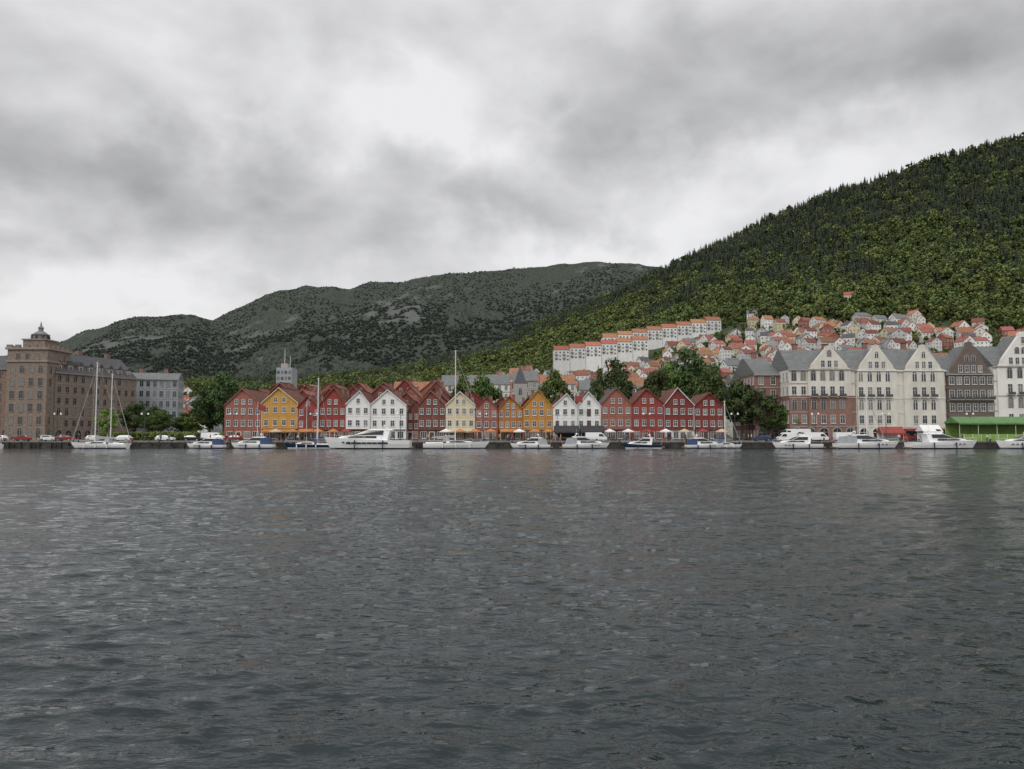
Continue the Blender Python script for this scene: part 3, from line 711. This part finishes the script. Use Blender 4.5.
def sailboat(x,y,L_,F,top,mx=0.05,left=True,hm=None,cover=None,rot=0,mizzen=False):
    hm=hm or GELW; P=empty('sailing_yacht',(x,y,0),(math.pi if left else 0)+rot); B=L_*.27; cover=cover or BLUEC
    mb=MB(); R=hull(mb,L_,B,F,hm,NAVY if hm is GELW else GELW,TEAK,-.6,.6,2.0)
    for k in(-.2,.0,.2):
        for sg in(1,-1): mb.rod((L_*k,sg*(B/2+.06),F*.9),(L_*k,sg*(B/2+.08),.25),.12,.12,C_WHT,7)
    mb.obj('hull',P)
    mb=MB(); w=B*.3; h0=F*.86
    mb.tprism([(-L_*.15,h0,w),(L_*.27,h0+.1,w*.4),(L_*.22,h0+.42,w*.35),(L_*.05,h0+.62,w*.75),(-L_*.15,h0+.68,w*.85)],GELW)
    mb.tprism([(-L_*.1,h0+.27,w+.01),(L_*.14,h0+.27,w*.78),(L_*.1,h0+.48,w*.76),(-L_*.1,h0+.5,w*.93)],TINT)
    mb.tprism([(-L_*.2,h0+.3,w*.95),(-L_*.1,h0+.62,w*.85),(-L_*.13,h0+1.25,w*.7),(-L_*.2,h0+1.2,w*.75)],cover)
    mb.tprism([(-L_*.46,h0,w*1.1),(-L_*.2,h0,w*1.15),(-L_*.2,h0+.3,w*1.1),(-L_*.46,h0+.25,w)],GELW)
    mb.obj('coachroof',P)
    mb=MB(); m=L_*mx; t=top
    mb.rod((m,0,h0),(m,0,t),.14,.10,MASTM,8); mb.rod((m,0,h0+1.3),(m-L_*.36,0,h0+1.25),.08,.07,MASTM,6)
    mb.tprism([(m-.1,h0+1.35,.14),(m-.1,h0+1.85,.1),(m-L_*.34,h0+1.5,.08),(m-L_*.35,h0+1.32,.14)][::-1],cover)
    for f_ in(.42,.7): mb.rod((m,-B*.33,h0+(t-h0)*f_),(m,B*.33,h0+(t-h0)*f_),.035,.035,MASTM,4)
    for sg in(1,-1):
        mb.rod((m,sg*B*.46,h0),(m,sg*B*.33,h0+(t-h0)*.42),.012,.012,METAL,3); mb.rod((m,sg*B*.33,h0+(t-h0)*.42),(m,sg*B*.3,h0+(t-h0)*.7),.012,.012,METAL,3); mb.rod((m,sg*B*.3,h0+(t-h0)*.7),(m,0,t-.2),.012,.012,METAL,3)
    mb.rod((L_*.49,0,F*1.25),(m,0,t-.3),.015,.015,METAL,3); mb.rod((L_*.475,0,F*1.4),(m+.35,0,t-1.5),.06,.03,GREYC,6)
    mb.rod((-L_*.49,0,F),(m,0,t-.1),.012,.012,METAL,3); mb.box(m-.3,m+.3,-.02,.02,t,t+.08,MASTM); mb.rod((m,0,t),(m,0,t+.7),.015,.015,METAL,3)
    mb.obj('mast_and_rigging',P)
    mb=MB(); rail(mb,R,1,16,.6); mb.rod((-L_*.49,0,F*.8),(-L_*.53,0,F*.8+1.6),.02,.02,MASTM,4); mb.box(-L_*.53-.6,-L_*.53,-.01,.01,F*.8+1,F*.8+1.5,C_RED); mb.obj('rails',P)
sailboat(-90.6,173.5,12.6,1.15,18.9,.08,True,cover=GREYC)
sailboat(-90,176.6,10,1.0,16.6,.02,False)
motorboat(-67.6,174.5,8.4,.95,True,canvas=BLUEC)
motorboat(-57.1,174,9.5,1.1,True,hm=None,stripe=NAVY,canvas=BLUEC)
sailboat(-45.2,175,10.6,1.0,15.5,-.2,True,hm=NAVY)
motorboat(-31.4,171.5,18.8,2.1,True,fly=False,stripe=TINT,cab=1.15)
sailboat(-12.2,173.8,14.5,1.35,21.6,-.02,False,cover=GREYC)
motorboat(4,174.5,8.8,1.0,True,stripe=NAVY,canvas=GREYC,hm=None)
motorboat(16.3,174,10.4,1.1,False,canvas=GREYC)
motorboat(28.7,174.8,8.6,.95,True,hm=NAVY,stripe=GELW)
motorboat(42.5,174.6,8.4,.95,False,canvas=BLUEC)
sailboat(47.5,176,7.5,.8,10.5,.0,False)
motorboat(62.7,174,10.8,1.2,True,fly=True)
motorboat(78,173.5,14,1.4,False,canvas=GREYC)
motorboat(93.5,171.5,15,1.6,False,fly=True,stripe=TINT)
motorboat(112.5,173.5,12.5,1.5,True,fly=True)
sailboat(79.5,176.8,9,.9,12.5,.0,False)
motorboat(130,174,12,1.3,True); sailboat(-118,174,11,1.1,13,.05,True); motorboat(-132,174,9,1.1,False)
mb=MB()
for x0,x1 in((-100,-76),(-66,-40),(-3,34),(36,72),(98,125)):
    mb.box(x0,x1,176.9,178.0,.05,.45,TIMB)
    for i in range(int((x1-x0)/6)): mb.rod((x0+3+i*6,176.8,-.5),(x0+3+i*6,176.8,2.0),.16,.16,TIMB,7)
mb.obj('floating_pontoon')

# ------------------------------------------------------------------ vehicles
def car_mesh(name,paint,kind):
    mb=MB()
    if kind=='car':
        mb.tprism([(-2.1,.35,.82),(2.1,.35,.82),(2.15,.65,.85),(1.95,.85,.84),(1.1,.98,.85),(-1.9,1.0,.86),(-2.15,.85,.85)],paint)
        mb.tprism([(-1.85,.98,.8),(1.1,.97,.8),(.35,1.42,.62),(-1.2,1.45,.62),(-1.7,1.3,.64)],paint)
        mb.tprism([(-1.55,1.03,.805),(.85,1.03,.8),(.28,1.36,.66),(-1.15,1.38,.66)],TINT)
        mb.tprism([(1.02,1.03,.7),(1.08,1.03,.7),(.45,1.39,.56),(.4,1.38,.56)],TINT); wx=(-1.3,1.3);r=.32
    else:
        H=2.1 if kind=='van' else 2.9; q=2.5 if kind=='van' else 3.3
        mb.tprism([(-q,.4,.95),(q,.4,.95),(q+.05,.9,.97),(q-.35,1.15,.96),(q-1.1,H-.15,.85),(q-1.4,H,.82),(-q,H,.86),(-q-.05,1.0,.97)],paint)
        mb.tprism([(q-1.9,1.15,.975),(q-.55,1.15,.975),(q-1.15,H-.35,.885),(q-1.9,H-.35,.885)],TINT)
        mb.tprism([(q-.40,1.2,.8),(q-.33,1.2,.8),(q-1.02,H-.25,.74),(q-1.08,H-.25,.74)],TINT)
        if kind=='camper': mb.tprism([(-1.6,1.5,.985),(-.3,1.5,.985),(-.3,2.1,.945),(-1.6,2.1,.945)],TINT)
        wx=(-q+1,q-.9);r=.36
    for x in wx:
        for sg in(1,-1):
            mb.rod((x,sg*.7,r),(x,sg*.9,r),r,r,RUBBER,12); mb.rod((x,sg*.9,r),(x,sg*.92,r),r*.55,r*.5,METAL,8)
    return mb.mesh(name)
paints=[nmat('car_paint_white',(.7,.7,.7),.25,.03),nmat('car_paint_silver',(.4,.41,.42),.3,.03,metal=.4),nmat('car_paint_black',(.02,.02,.022),.2,.05),nmat('car_paint_red',(.26,.025,.02),.25,.05),nmat('car_paint_blue',(.03,.06,.14),.25,.05)]
CM=[car_mesh('car_mesh',p,'car') for p in paints]; VM=car_mesh('van_mesh',paints[0],'van'); KM=car_mesh('camper_mesh',paints[0],'camper')
for x in(-136,-130,-118,-112.5,-107,-124,-98,-92,-83,-76,-70,-66,60,66,71,84,96,103,109,120):
    inst('parked_car',random.choice(CM),(x+random.uniform(-1,1),190.3-2.6*(random.random()<.5),1.51),random.choice([0,math.pi]))
for x,y in((64,183),(71,184),(77.5,183.5),(-72,190),(20,188)): inst('delivery_van',VM,(x,y,1.51),random.choice([0,math.pi]),1.0)
inst('camper_van',KM,(67.5,188,1.51),math.pi)
BU=empty('city_bus',(100,190,1.51)); mb=MB(); mb.tprism([(-6,.35,1.22),(6,.35,1.22),(6.1,1.2,1.24),(5.9,2.9,1.18),(5.7,3.05,1.1),(-6,3.05,1.1),(-6.05,2.9,1.2)],paints[3])
mb.tprism([(-5.7,1.35,1.245),(5.5,1.35,1.245),(5.4,2.55,1.215),(-5.7,2.55,1.225)],TINT)
for x in(-3.6,3.6):
    for sg in(1,-1): mb.rod((x,sg*1.0,.48),(x,sg*1.26,.48),.48,.48,RUBBER,12)
mb.obj('body_and_windows',BU)

# ------------------------------------------------------------------ street furniture
def lampm():
    mb=MB(); mb.lathe(0,0,[(.16,0),(.16,.5),(.08,.6),(.06,6.2)],T_DARK,8); mb.rod((0,0,6.1),(.7,0,6.5),.04,.03,T_DARK,5); mb.rod((0,0,6.1),(-.7,0,6.5),.04,.03,T_DARK,5)
    for sg in(1,-1): mb.lathe(sg*.75,0,[(.08,6.2),(.24,6.32),(.2,6.5),(.06,6.7)],GELW,8)
    return mb.mesh('street_lamp_mesh')
LM=lampm()
for x in np.arange(-125,140,19.5): inst('street_lamp',LM,(x+random.uniform(-2,2),184.8,1.5))
def flag(x,y,h,m):
    P=empty('flagpole',(x,y,1.5)); mb=MB(); mb.rod((0,0,0),(0,0,h),.07,.04,C_WHT,7); mb.lathe(0,0,[(.05,h),(.13,h+.08),(.05,h+.2)],METAL,6); mb.obj('pole',P)
    mb=MB(); vs=[];n=8
    for i in range(n+1):
        t=i/n; yy=.25*math.sin(t*6); vs+=[(t*1.9,yy,h-.2-t*.5),(t*1.9,yy,h-1.5-t*.6)]
    mb.add(vs,[(2*i,2*i+1,2*i+3,2*i+2) for i in range(n)],m); mb.obj('flag',P)
flag(15.5,194.5,11.5,C_RED); flag(-50.5,194,9,C_RED)
for x in(-124,-60): flag(x,186,9,C_RED)
def parasol(m):
    mb=MB(); mb.rod((0,0,0),(0,0,2.6),.03,.03,TEAK,6); mb.lathe(0,0,[(1.6,2.05),(1.62,2.25),(.9,2.55),(.03,2.95)],m,8); mb.lathe(0,0,[(.3,0),(.3,.1)],QUAYT,8)
    mb.lathe(.9,.3,[(.05,0),(.05,.7),(.45,.71),(.45,.75)],TEAK,8)
    for q in(.2,1.6): mb.box(q-.2,q+.2,.1,.5,.42,.46,TEAK); mb.box(q-.2,q+.2,.48,.52,.46,.9,TEAK); [mb.rod((q+a,.3+b_,0),(q+a,.3+b_,.42),.02,.02,METAL,4) for a in(-.17,.17) for b_ in(-.17,.17)]
    return mb.mesh('parasol_mesh')
PM=[parasol(m) for m in(C_ORG,C_BEI,C_RED,C_WHT)]
for x in list(np.arange(-58,-40,3.5))+list(np.arange(-16,10,3.6)): inst('cafe_parasol',PM[0] if random.random()<.55 else random.choice(PM),(x+random.uniform(-.5,.5),194+random.uniform(-.6,.6),1.62),random.uniform(0,1))
for x in list(np.arange(24,52,4.6)): inst('cafe_parasol',random.choice(PM[1:]),(x,194.2,1.62),random.uniform(0,1))
def tent(name,x,y,w,d,h,roofm,wallm=None,peaks=1,z=1.5,wallh=0):
    P=empty(name,(x,y,z)); mb=MB(); n=max(1,int(w/4))
    for i in range(n+1):
        for yy in(0,d): mb.rod((w/n*i,yy,0),(w/n*i,yy,h),.05,.05,C_WHT,5)
    mb.obj('posts',P); mb=MB()
    mb.prismx([(-.35,h),(d+.35,h),(d/2,h+1.5)],-.3,w+.3,roofm); mb.box(-.3,w+.3,-.4,-.36,h-.35,h+.02,roofm); mb.obj('canopy',P)
    mb=MB(); mb.box(0,w,d-.05,d,0,h-.01,wallm or roofm)
    if wallh: 
        mb.box(0,w,-.04,0,0,wallh,wallm)
        for i in range(int(w/2)): mb.box(i*2+.9,i*2+1.0,-.09,-.045,0,wallh,T_WHITE)
    mb.box(.5,w-.5,.4,1.1,.75,.85,TEAK); mb.obj('walls_and_counter',P)
tent('green_market_tent',103.5,182.5,26,6,4.3,C_GRN,C_LGR,wallh=1.7)
tent('market_stall',87,185.5,5,2.2,2.0,C_RED,C_WHT); tent('market_stall',96,184,4,3,2.4,C_WHT,C_WHT)
tent('black_cafe_tent',10.6,192.6,5.6,2.6,2.3,C_BLK); tent('black_cafe_tent',17,192.6,5.2,2.6,2.3,C_BLK)
mb=MB()
for i in range(60):
    x=-120+i*4.1; mb.lathe(x,180.9,[(.16,1.6),(.13,1.95),(.2,2.0),(.2,2.1),(.05,2.15)],T_DARK,7)
mb.obj('mooring_bollards')

# ------------------------------------------------------------------ people
SK=nmat('skin',(.5,.3,.22),.6,.05); HAIR=nmat('hair',(.05,.03,.02),.7,.2); TRO=nmat('denim',(.05,.06,.1),.9,.2); SHO=nmat('shoes',(.03,.03,.03),.7,.1)
def person(shirt,step,arm):
    me=bpy.data.meshes.new('p'); 
    v=[(0,0,.95),(0,0,1.15),(0,0,1.36),(0,0,1.49),(0,0,1.58),(0,.01,1.70),
       (.10,0,.88),(.11,step*.5,.48),(.11,step,.08),(.11,step-.16,.04),(-.10,0,.88),(-.11,-step*.5,.48),(-.11,-step,.08),(-.11,-step-.16,.04),
       (.18,0,1.41),(.23,-arm*.4,1.14),(.23,-arm,.92),(.22,-arm*1.1,.82),(-.18,0,1.41),(-.23,arm*.4,1.14),(-.23,arm*.8,.92),(-.22,arm*.9,.82)]
    e=[(0,1),(1,2),(2,3),(3,4),(4,5),(0,6),(6,7),(7,8),(8,9),(0,10),(10,11),(11,12),(12,13),(2,14),(14,15),(15,16),(16,17),(2,18),(18,19),(19,20),(20,21)]
    r=[.14,.125,.15,.06,.085,.085,.09,.065,.045,.04,.09,.065,.045,.04,.065,.05,.038,.035,.065,.05,.038,.035]
    me.from_pydata(v,e,[]); ob=bpy.data.objects.new('p',me); COL.objects.link(ob); ob.modifiers.new('s','SKIN')
    if not me.skin_vertices: raise RuntimeError('skin')
    for i,q in enumerate(r): me.skin_vertices[0].data[i].radius=(q,q)
    me.skin_vertices[0].data[0].use_root=True; ob.modifiers.new('u','SUBSURF').levels=1
    dg=bpy.context.evaluated_depsgraph_get(); nm=bpy.data.meshes.new_from_object(ob.evaluated_get(dg)); bpy.data.objects.remove(ob)
    nm.materials.clear()
    for m in(shirt,TRO,SK,HAIR,SHO): nm.materials.append(m)
    for p in nm.polygons:
        c=p.center; k=0
        if c.z<.12:k=4
        elif c.z<.95 and abs(c.x)<.19:k=1
        elif c.z<.93:k=2
        elif c.z>1.66 or (c.z>1.55 and c.y>.03):k=3
        elif c.z>1.46:k=2
        p.material_index=k; p.use_smooth=True
    nm.name='pedestrian_mesh'; return nm
try:
    shirts=[nmat('jacket_%s'%n,c,.85,.1) for n,c in(('blue',(.05,.1,.25)),('red',(.4,.05,.04)),('grey',(.2,.2,.2)),('black',(.03,.03,.03)),('white',(.6,.6,.58)),('yellow',(.5,.4,.05)))]
    PMs=[person(s_,random.choice([.02,.22,.28]),random.choice([.02,.2])) for s_ in shirts]
    for i in range(90):
        x=random.uniform(-120,125); y=random.choice([random.uniform(181.5,185),random.uniform(192.6,195.8)])
        inst('pedestrian',random.choice(PMs),(x,y,1.63 if y>192 else 1.51),random.choice([math.pi/2,-math.pi/2])+random.gauss(0,.5),random.uniform(.93,1.05))
except RuntimeError as ex: print('people failed',ex)

# ------------------------------------------------------------------ water
def axis(d0,g,lim):
    a=[0]
    while a[-1]<lim: a.append(a[-1]+max(d0,g*a[-1]))
    return a
ax=axis(.085,.0125,160); xs=np.array([-4000,-1500,-600,-300,-200]+[-v for v in ax[:0:-1]]+ax+[200,300,600,1500,4000])
ay=[4]
while ay[-1]<181: ay.append(ay[-1]+max(.04,.0042*ay[-1]))
ysw=np.array([-3000,-800,-200,-60,-20,-5,0,1,2,3]+ay+[200,400,1500,7000])
GX,GY=np.meshgrid(xs,ysw); dx=np.gradient(xs); dy=np.gradient(ysw); DX,DY=np.meshgrid(dx,dy)
Zw=np.zeros_like(GX); rg=np.random.default_rng(12)
patch=.72+.30*np.sin(GX*.05+GY*.09+1.5*np.sin(GY*.045+GX*.02))*np.sin(GX*.023-GY*.05+.8)+.22*np.sin(GX*.31+GY*.5+2*np.sin(GX*.13))*np.sin(GX*.17-GY*.33)
for i in range(110):
    lam=.20*(3.6/.20)**(rg.uniform(0,1)**1.25); th=math.radians(-74+rg.normal()*31); kk=2*math.pi/lam; kx,ky=kk*math.cos(th),kk*math.sin(th)
    slope=.037*(1.1 if lam<1.1 else .48); amp=slope/kk
    need=np.maximum(DX*abs(math.cos(th)),DY*abs(math.sin(th)))*3.2; fade=np.clip((lam-need)/(.5*lam),0,1)
    env=1+.7*np.sin(kx*.11*GX+ky*.08*GY+i*2.1)*np.sin(kx*.05*GY-ky*.04*GX+i)
    ph=kx*GX+ky*GY+rg.uniform(0,6.28)+1.0*np.sin(GX*.37*rg.uniform(.5,1.7)+GY*.29*rg.uniform(.5,1.7)+i)
    Zw+=amp*fade*patch*env*(np.sin(ph)+.2*np.cos(2*ph))
Zw[:, (np.abs(xs)>170)]=0
Vw=np.stack([GX,GY,Zw],-1).reshape(-1,3)
me=grid_mesh('water',Vw,len(xs),len(ysw))
m=bpy.data.materials.new('harbour_water'); m.use_nodes=True; nt=m.node_tree;N=nt.nodes;L=nt.links;b=N['Principled BSDF']
b.inputs['Base Color'].default_value=(.014,.022,.024,1); b.inputs['Roughness'].default_value=.05; b.inputs['IOR'].default_value=1.333
tc=N.new('ShaderNodeTexCoord')
def wn(sx,sy,rot,sc_,det):
    mp=N.new('ShaderNodeMapping'); mp.inputs['Scale'].default_value=(sx,sy,1); mp.inputs['Rotation'].default_value=(0,0,rot); L.new(tc.outputs['Object'],mp.inputs[0])
    n_=N.new('ShaderNodeTexNoise'); n_.inputs['Scale'].default_value=sc_; n_.inputs['Detail'].default_value=det; n_.inputs['Roughness'].default_value=.55; L.new(mp.outputs[0],n_.inputs['Vector']); return n_.outputs['Fac']
def mth(op,a,c):
    q=N.new('ShaderNodeMath'); q.operation=op
    for k_,v_ in enumerate((a,c)):
        if isinstance(v_,(int,float)): q.inputs[k_].default_value=v_
        else: L.new(v_,q.inputs[k_])
    return q.outputs[0]
hsum=mth('ADD',mth('MULTIPLY',wn(.5,1.3,.2,1.6,2),.10),mth('MULTIPLY',wn(.6,1.4,-.2,5.5,3),.05))
bp=N.new('ShaderNodeBump'); bp.inputs['Strength'].default_value=1; bp.inputs['Distance'].default_value=1.0; L.new(hsum,bp.inputs['Height']); L.new(bp.outputs[0],b.inputs['Normal'])
me.materials.append(m); o=bpy.data.objects.new('water',me); COL.objects.link(o)

# ------------------------------------------------------------------ world
w=bpy.data.worlds.new('World'); scene.world=w; w.use_nodes=True; nt=w.node_tree;N=nt.nodes;L=nt.links; bg=N['Background']
sky=N.new('ShaderNodeTexSky'); sky.sky_type='NISHITA'; sky.sun_disc=False; sky.sun_elevation=math.radians(48); sky.sun_rotation=math.radians(205); sky.air_density=1.5; sky.dust_density=4
tc=N.new('ShaderNodeTexCoord'); D0=tc.outputs['Generated']
def vm(op,a,c=None):
    q=N.new('ShaderNodeVectorMath'); q.operation=op
    for k_,v_ in enumerate((a,c)):
        if v_ is None: continue
        if isinstance(v_,tuple): q.inputs[k_].default_value=v_
        else: L.new(v_,q.inputs[k_])
    return q
def mr(v,a,b_,c,d,smooth=True):
    q=N.new('ShaderNodeMapRange'); q.interpolation_type='SMOOTHSTEP' if smooth else 'LINEAR'
    for i,x_ in enumerate((a,b_,c,d)): q.inputs[i+1].default_value=x_
    L.new(v,q.inputs[0]); return q.outputs[0]
sx=N.new('ShaderNodeSeparateXYZ'); L.new(D0,sx.inputs[0]); X_,Y_,Z_=sx.outputs
den=mth('ADD',mth('MAXIMUM',Z_,0.0),.24); cb=N.new('ShaderNodeCombineXYZ'); L.new(mth('DIVIDE',X_,den),cb.inputs[0]); L.new(mth('DIVIDE',Y_,den),cb.inputs[1])
def nz3(vec,sc_,det,rough,dist=0):
    q=N.new('ShaderNodeTexNoise'); q.inputs['Scale'].default_value=sc_; q.inputs['Detail'].default_value=det; q.inputs['Roughness'].default_value=rough; q.inputs['Distortion'].default_value=dist; L.new(vec,q.inputs['Vector']); return q
n1=nz3(cb.outputs[0],1.2,6,.48,.2); n2=nz3(cb.outputs[0],2.9,5,.5,.1); nw=nz3(D0,4.5,5,.58)
n3=nz3(vm('MULTIPLY',D0,(1,1,1.7)).outputs[0],5.5,5,.48,.15)
bil=mth('ABSOLUTE',mth('SUBTRACT',n3.outputs['Fac'],.5),0)
dd=vm('ADD',D0,vm('MULTIPLY',vm('SUBTRACT',nw.outputs['Color'],(.5,.5,.5)).outputs[0],(.5,.3,.28)).outputs[0]).outputs[0]
tot=mth('ADD',mth('MULTIPLY',mth('SUBTRACT',n1.outputs['Fac'],.5),.58),mth('MULTIPLY',mth('SUBTRACT',n2.outputs['Fac'],.5),.36))
tot=mth('SUBTRACT',tot,mth('MULTIPLY',bil,.72))
blobs=[(110,178,330,62,-.21),(30,120,150,60,-.05),(490,200,150,42,-.14),(640,95,190,80,-.12),(900,55,280,80,-.14),(400,20,260,50,-.04),(420,120,150,75,.19),(620,238,170,45,.24),(60,305,200,40,.17),(860,150,200,50,.14),(150,50,220,60,.06),(330,255,150,30,-.08),(720,170,120,50,.06)]
for (px,py,wx_,wz_,am) in blobs:
    d=Vector(((px-512)/788,1,(435-py)/788)).normalized()
    q=vm('SUBTRACT',dd,tuple(d)); q=vm('MULTIPLY',q.outputs[0],(788/wx_,1.2,788/wz_)); ln=vm('LENGTH',q.outputs[0]).outputs['Value']
    tot=mth('ADD',tot,mr(ln,0,1.25,am,0))
val=mth('ADD',tot,.765); val=mth('MINIMUM',mth('MAXIMUM',val,.29),.88)
val=mth('MULTIPLY',val,mr(Z_,.42,.85,1,1.4)); val=mth('MULTIPLY',val,mr(Y_,-.3,.2,1.4,1))  # unseen sky overhead and behind the camera boosted to brighten the facades
cc=N.new('ShaderNodeCombineColor'); L.new(val,cc.inputs[0]); L.new(mth('MULTIPLY',val,.995),cc.inputs[1]); L.new(mth('MULTIPLY',val,1.01),cc.inputs[2])
sk=N.new('ShaderNodeVectorMath'); sk.operation='SCALE'; L.new(sky.outputs[0],sk.inputs[0]); sk.inputs['Scale'].default_value=.1
mx=N.new('ShaderNodeMix'); mx.data_type='RGBA'; mx.inputs['Factor'].default_value=.94; L.new(sk.outputs[0],mx.inputs['A']); L.new(cc.outputs[0],mx.inputs['B'])
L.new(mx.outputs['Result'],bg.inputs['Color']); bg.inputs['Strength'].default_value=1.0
sun=bpy.data.lights.new('sun','SUN'); sun.energy=1.0; sun.angle=math.radians(14); sun.color=(1,.97,.92)
so=bpy.data.objects.new('sun',sun); COL.objects.link(so)
dv=Vector((-.38,-.62,.72)).normalized(); so.rotation_euler=dv.to_track_quat('Z','Y').to_euler()
# ------------------------------------------------------------------ camera
cam=bpy.data.cameras.new('camera'); cam.sensor_width=36; cam.lens=27.7; cam.clip_end=12000; cam.clip_start=.1
co=bpy.data.objects.new('camera',cam); COL.objects.link(co); co.location=(0,0,3); co.rotation_euler=(math.radians(93.667),0,0); scene.camera=co
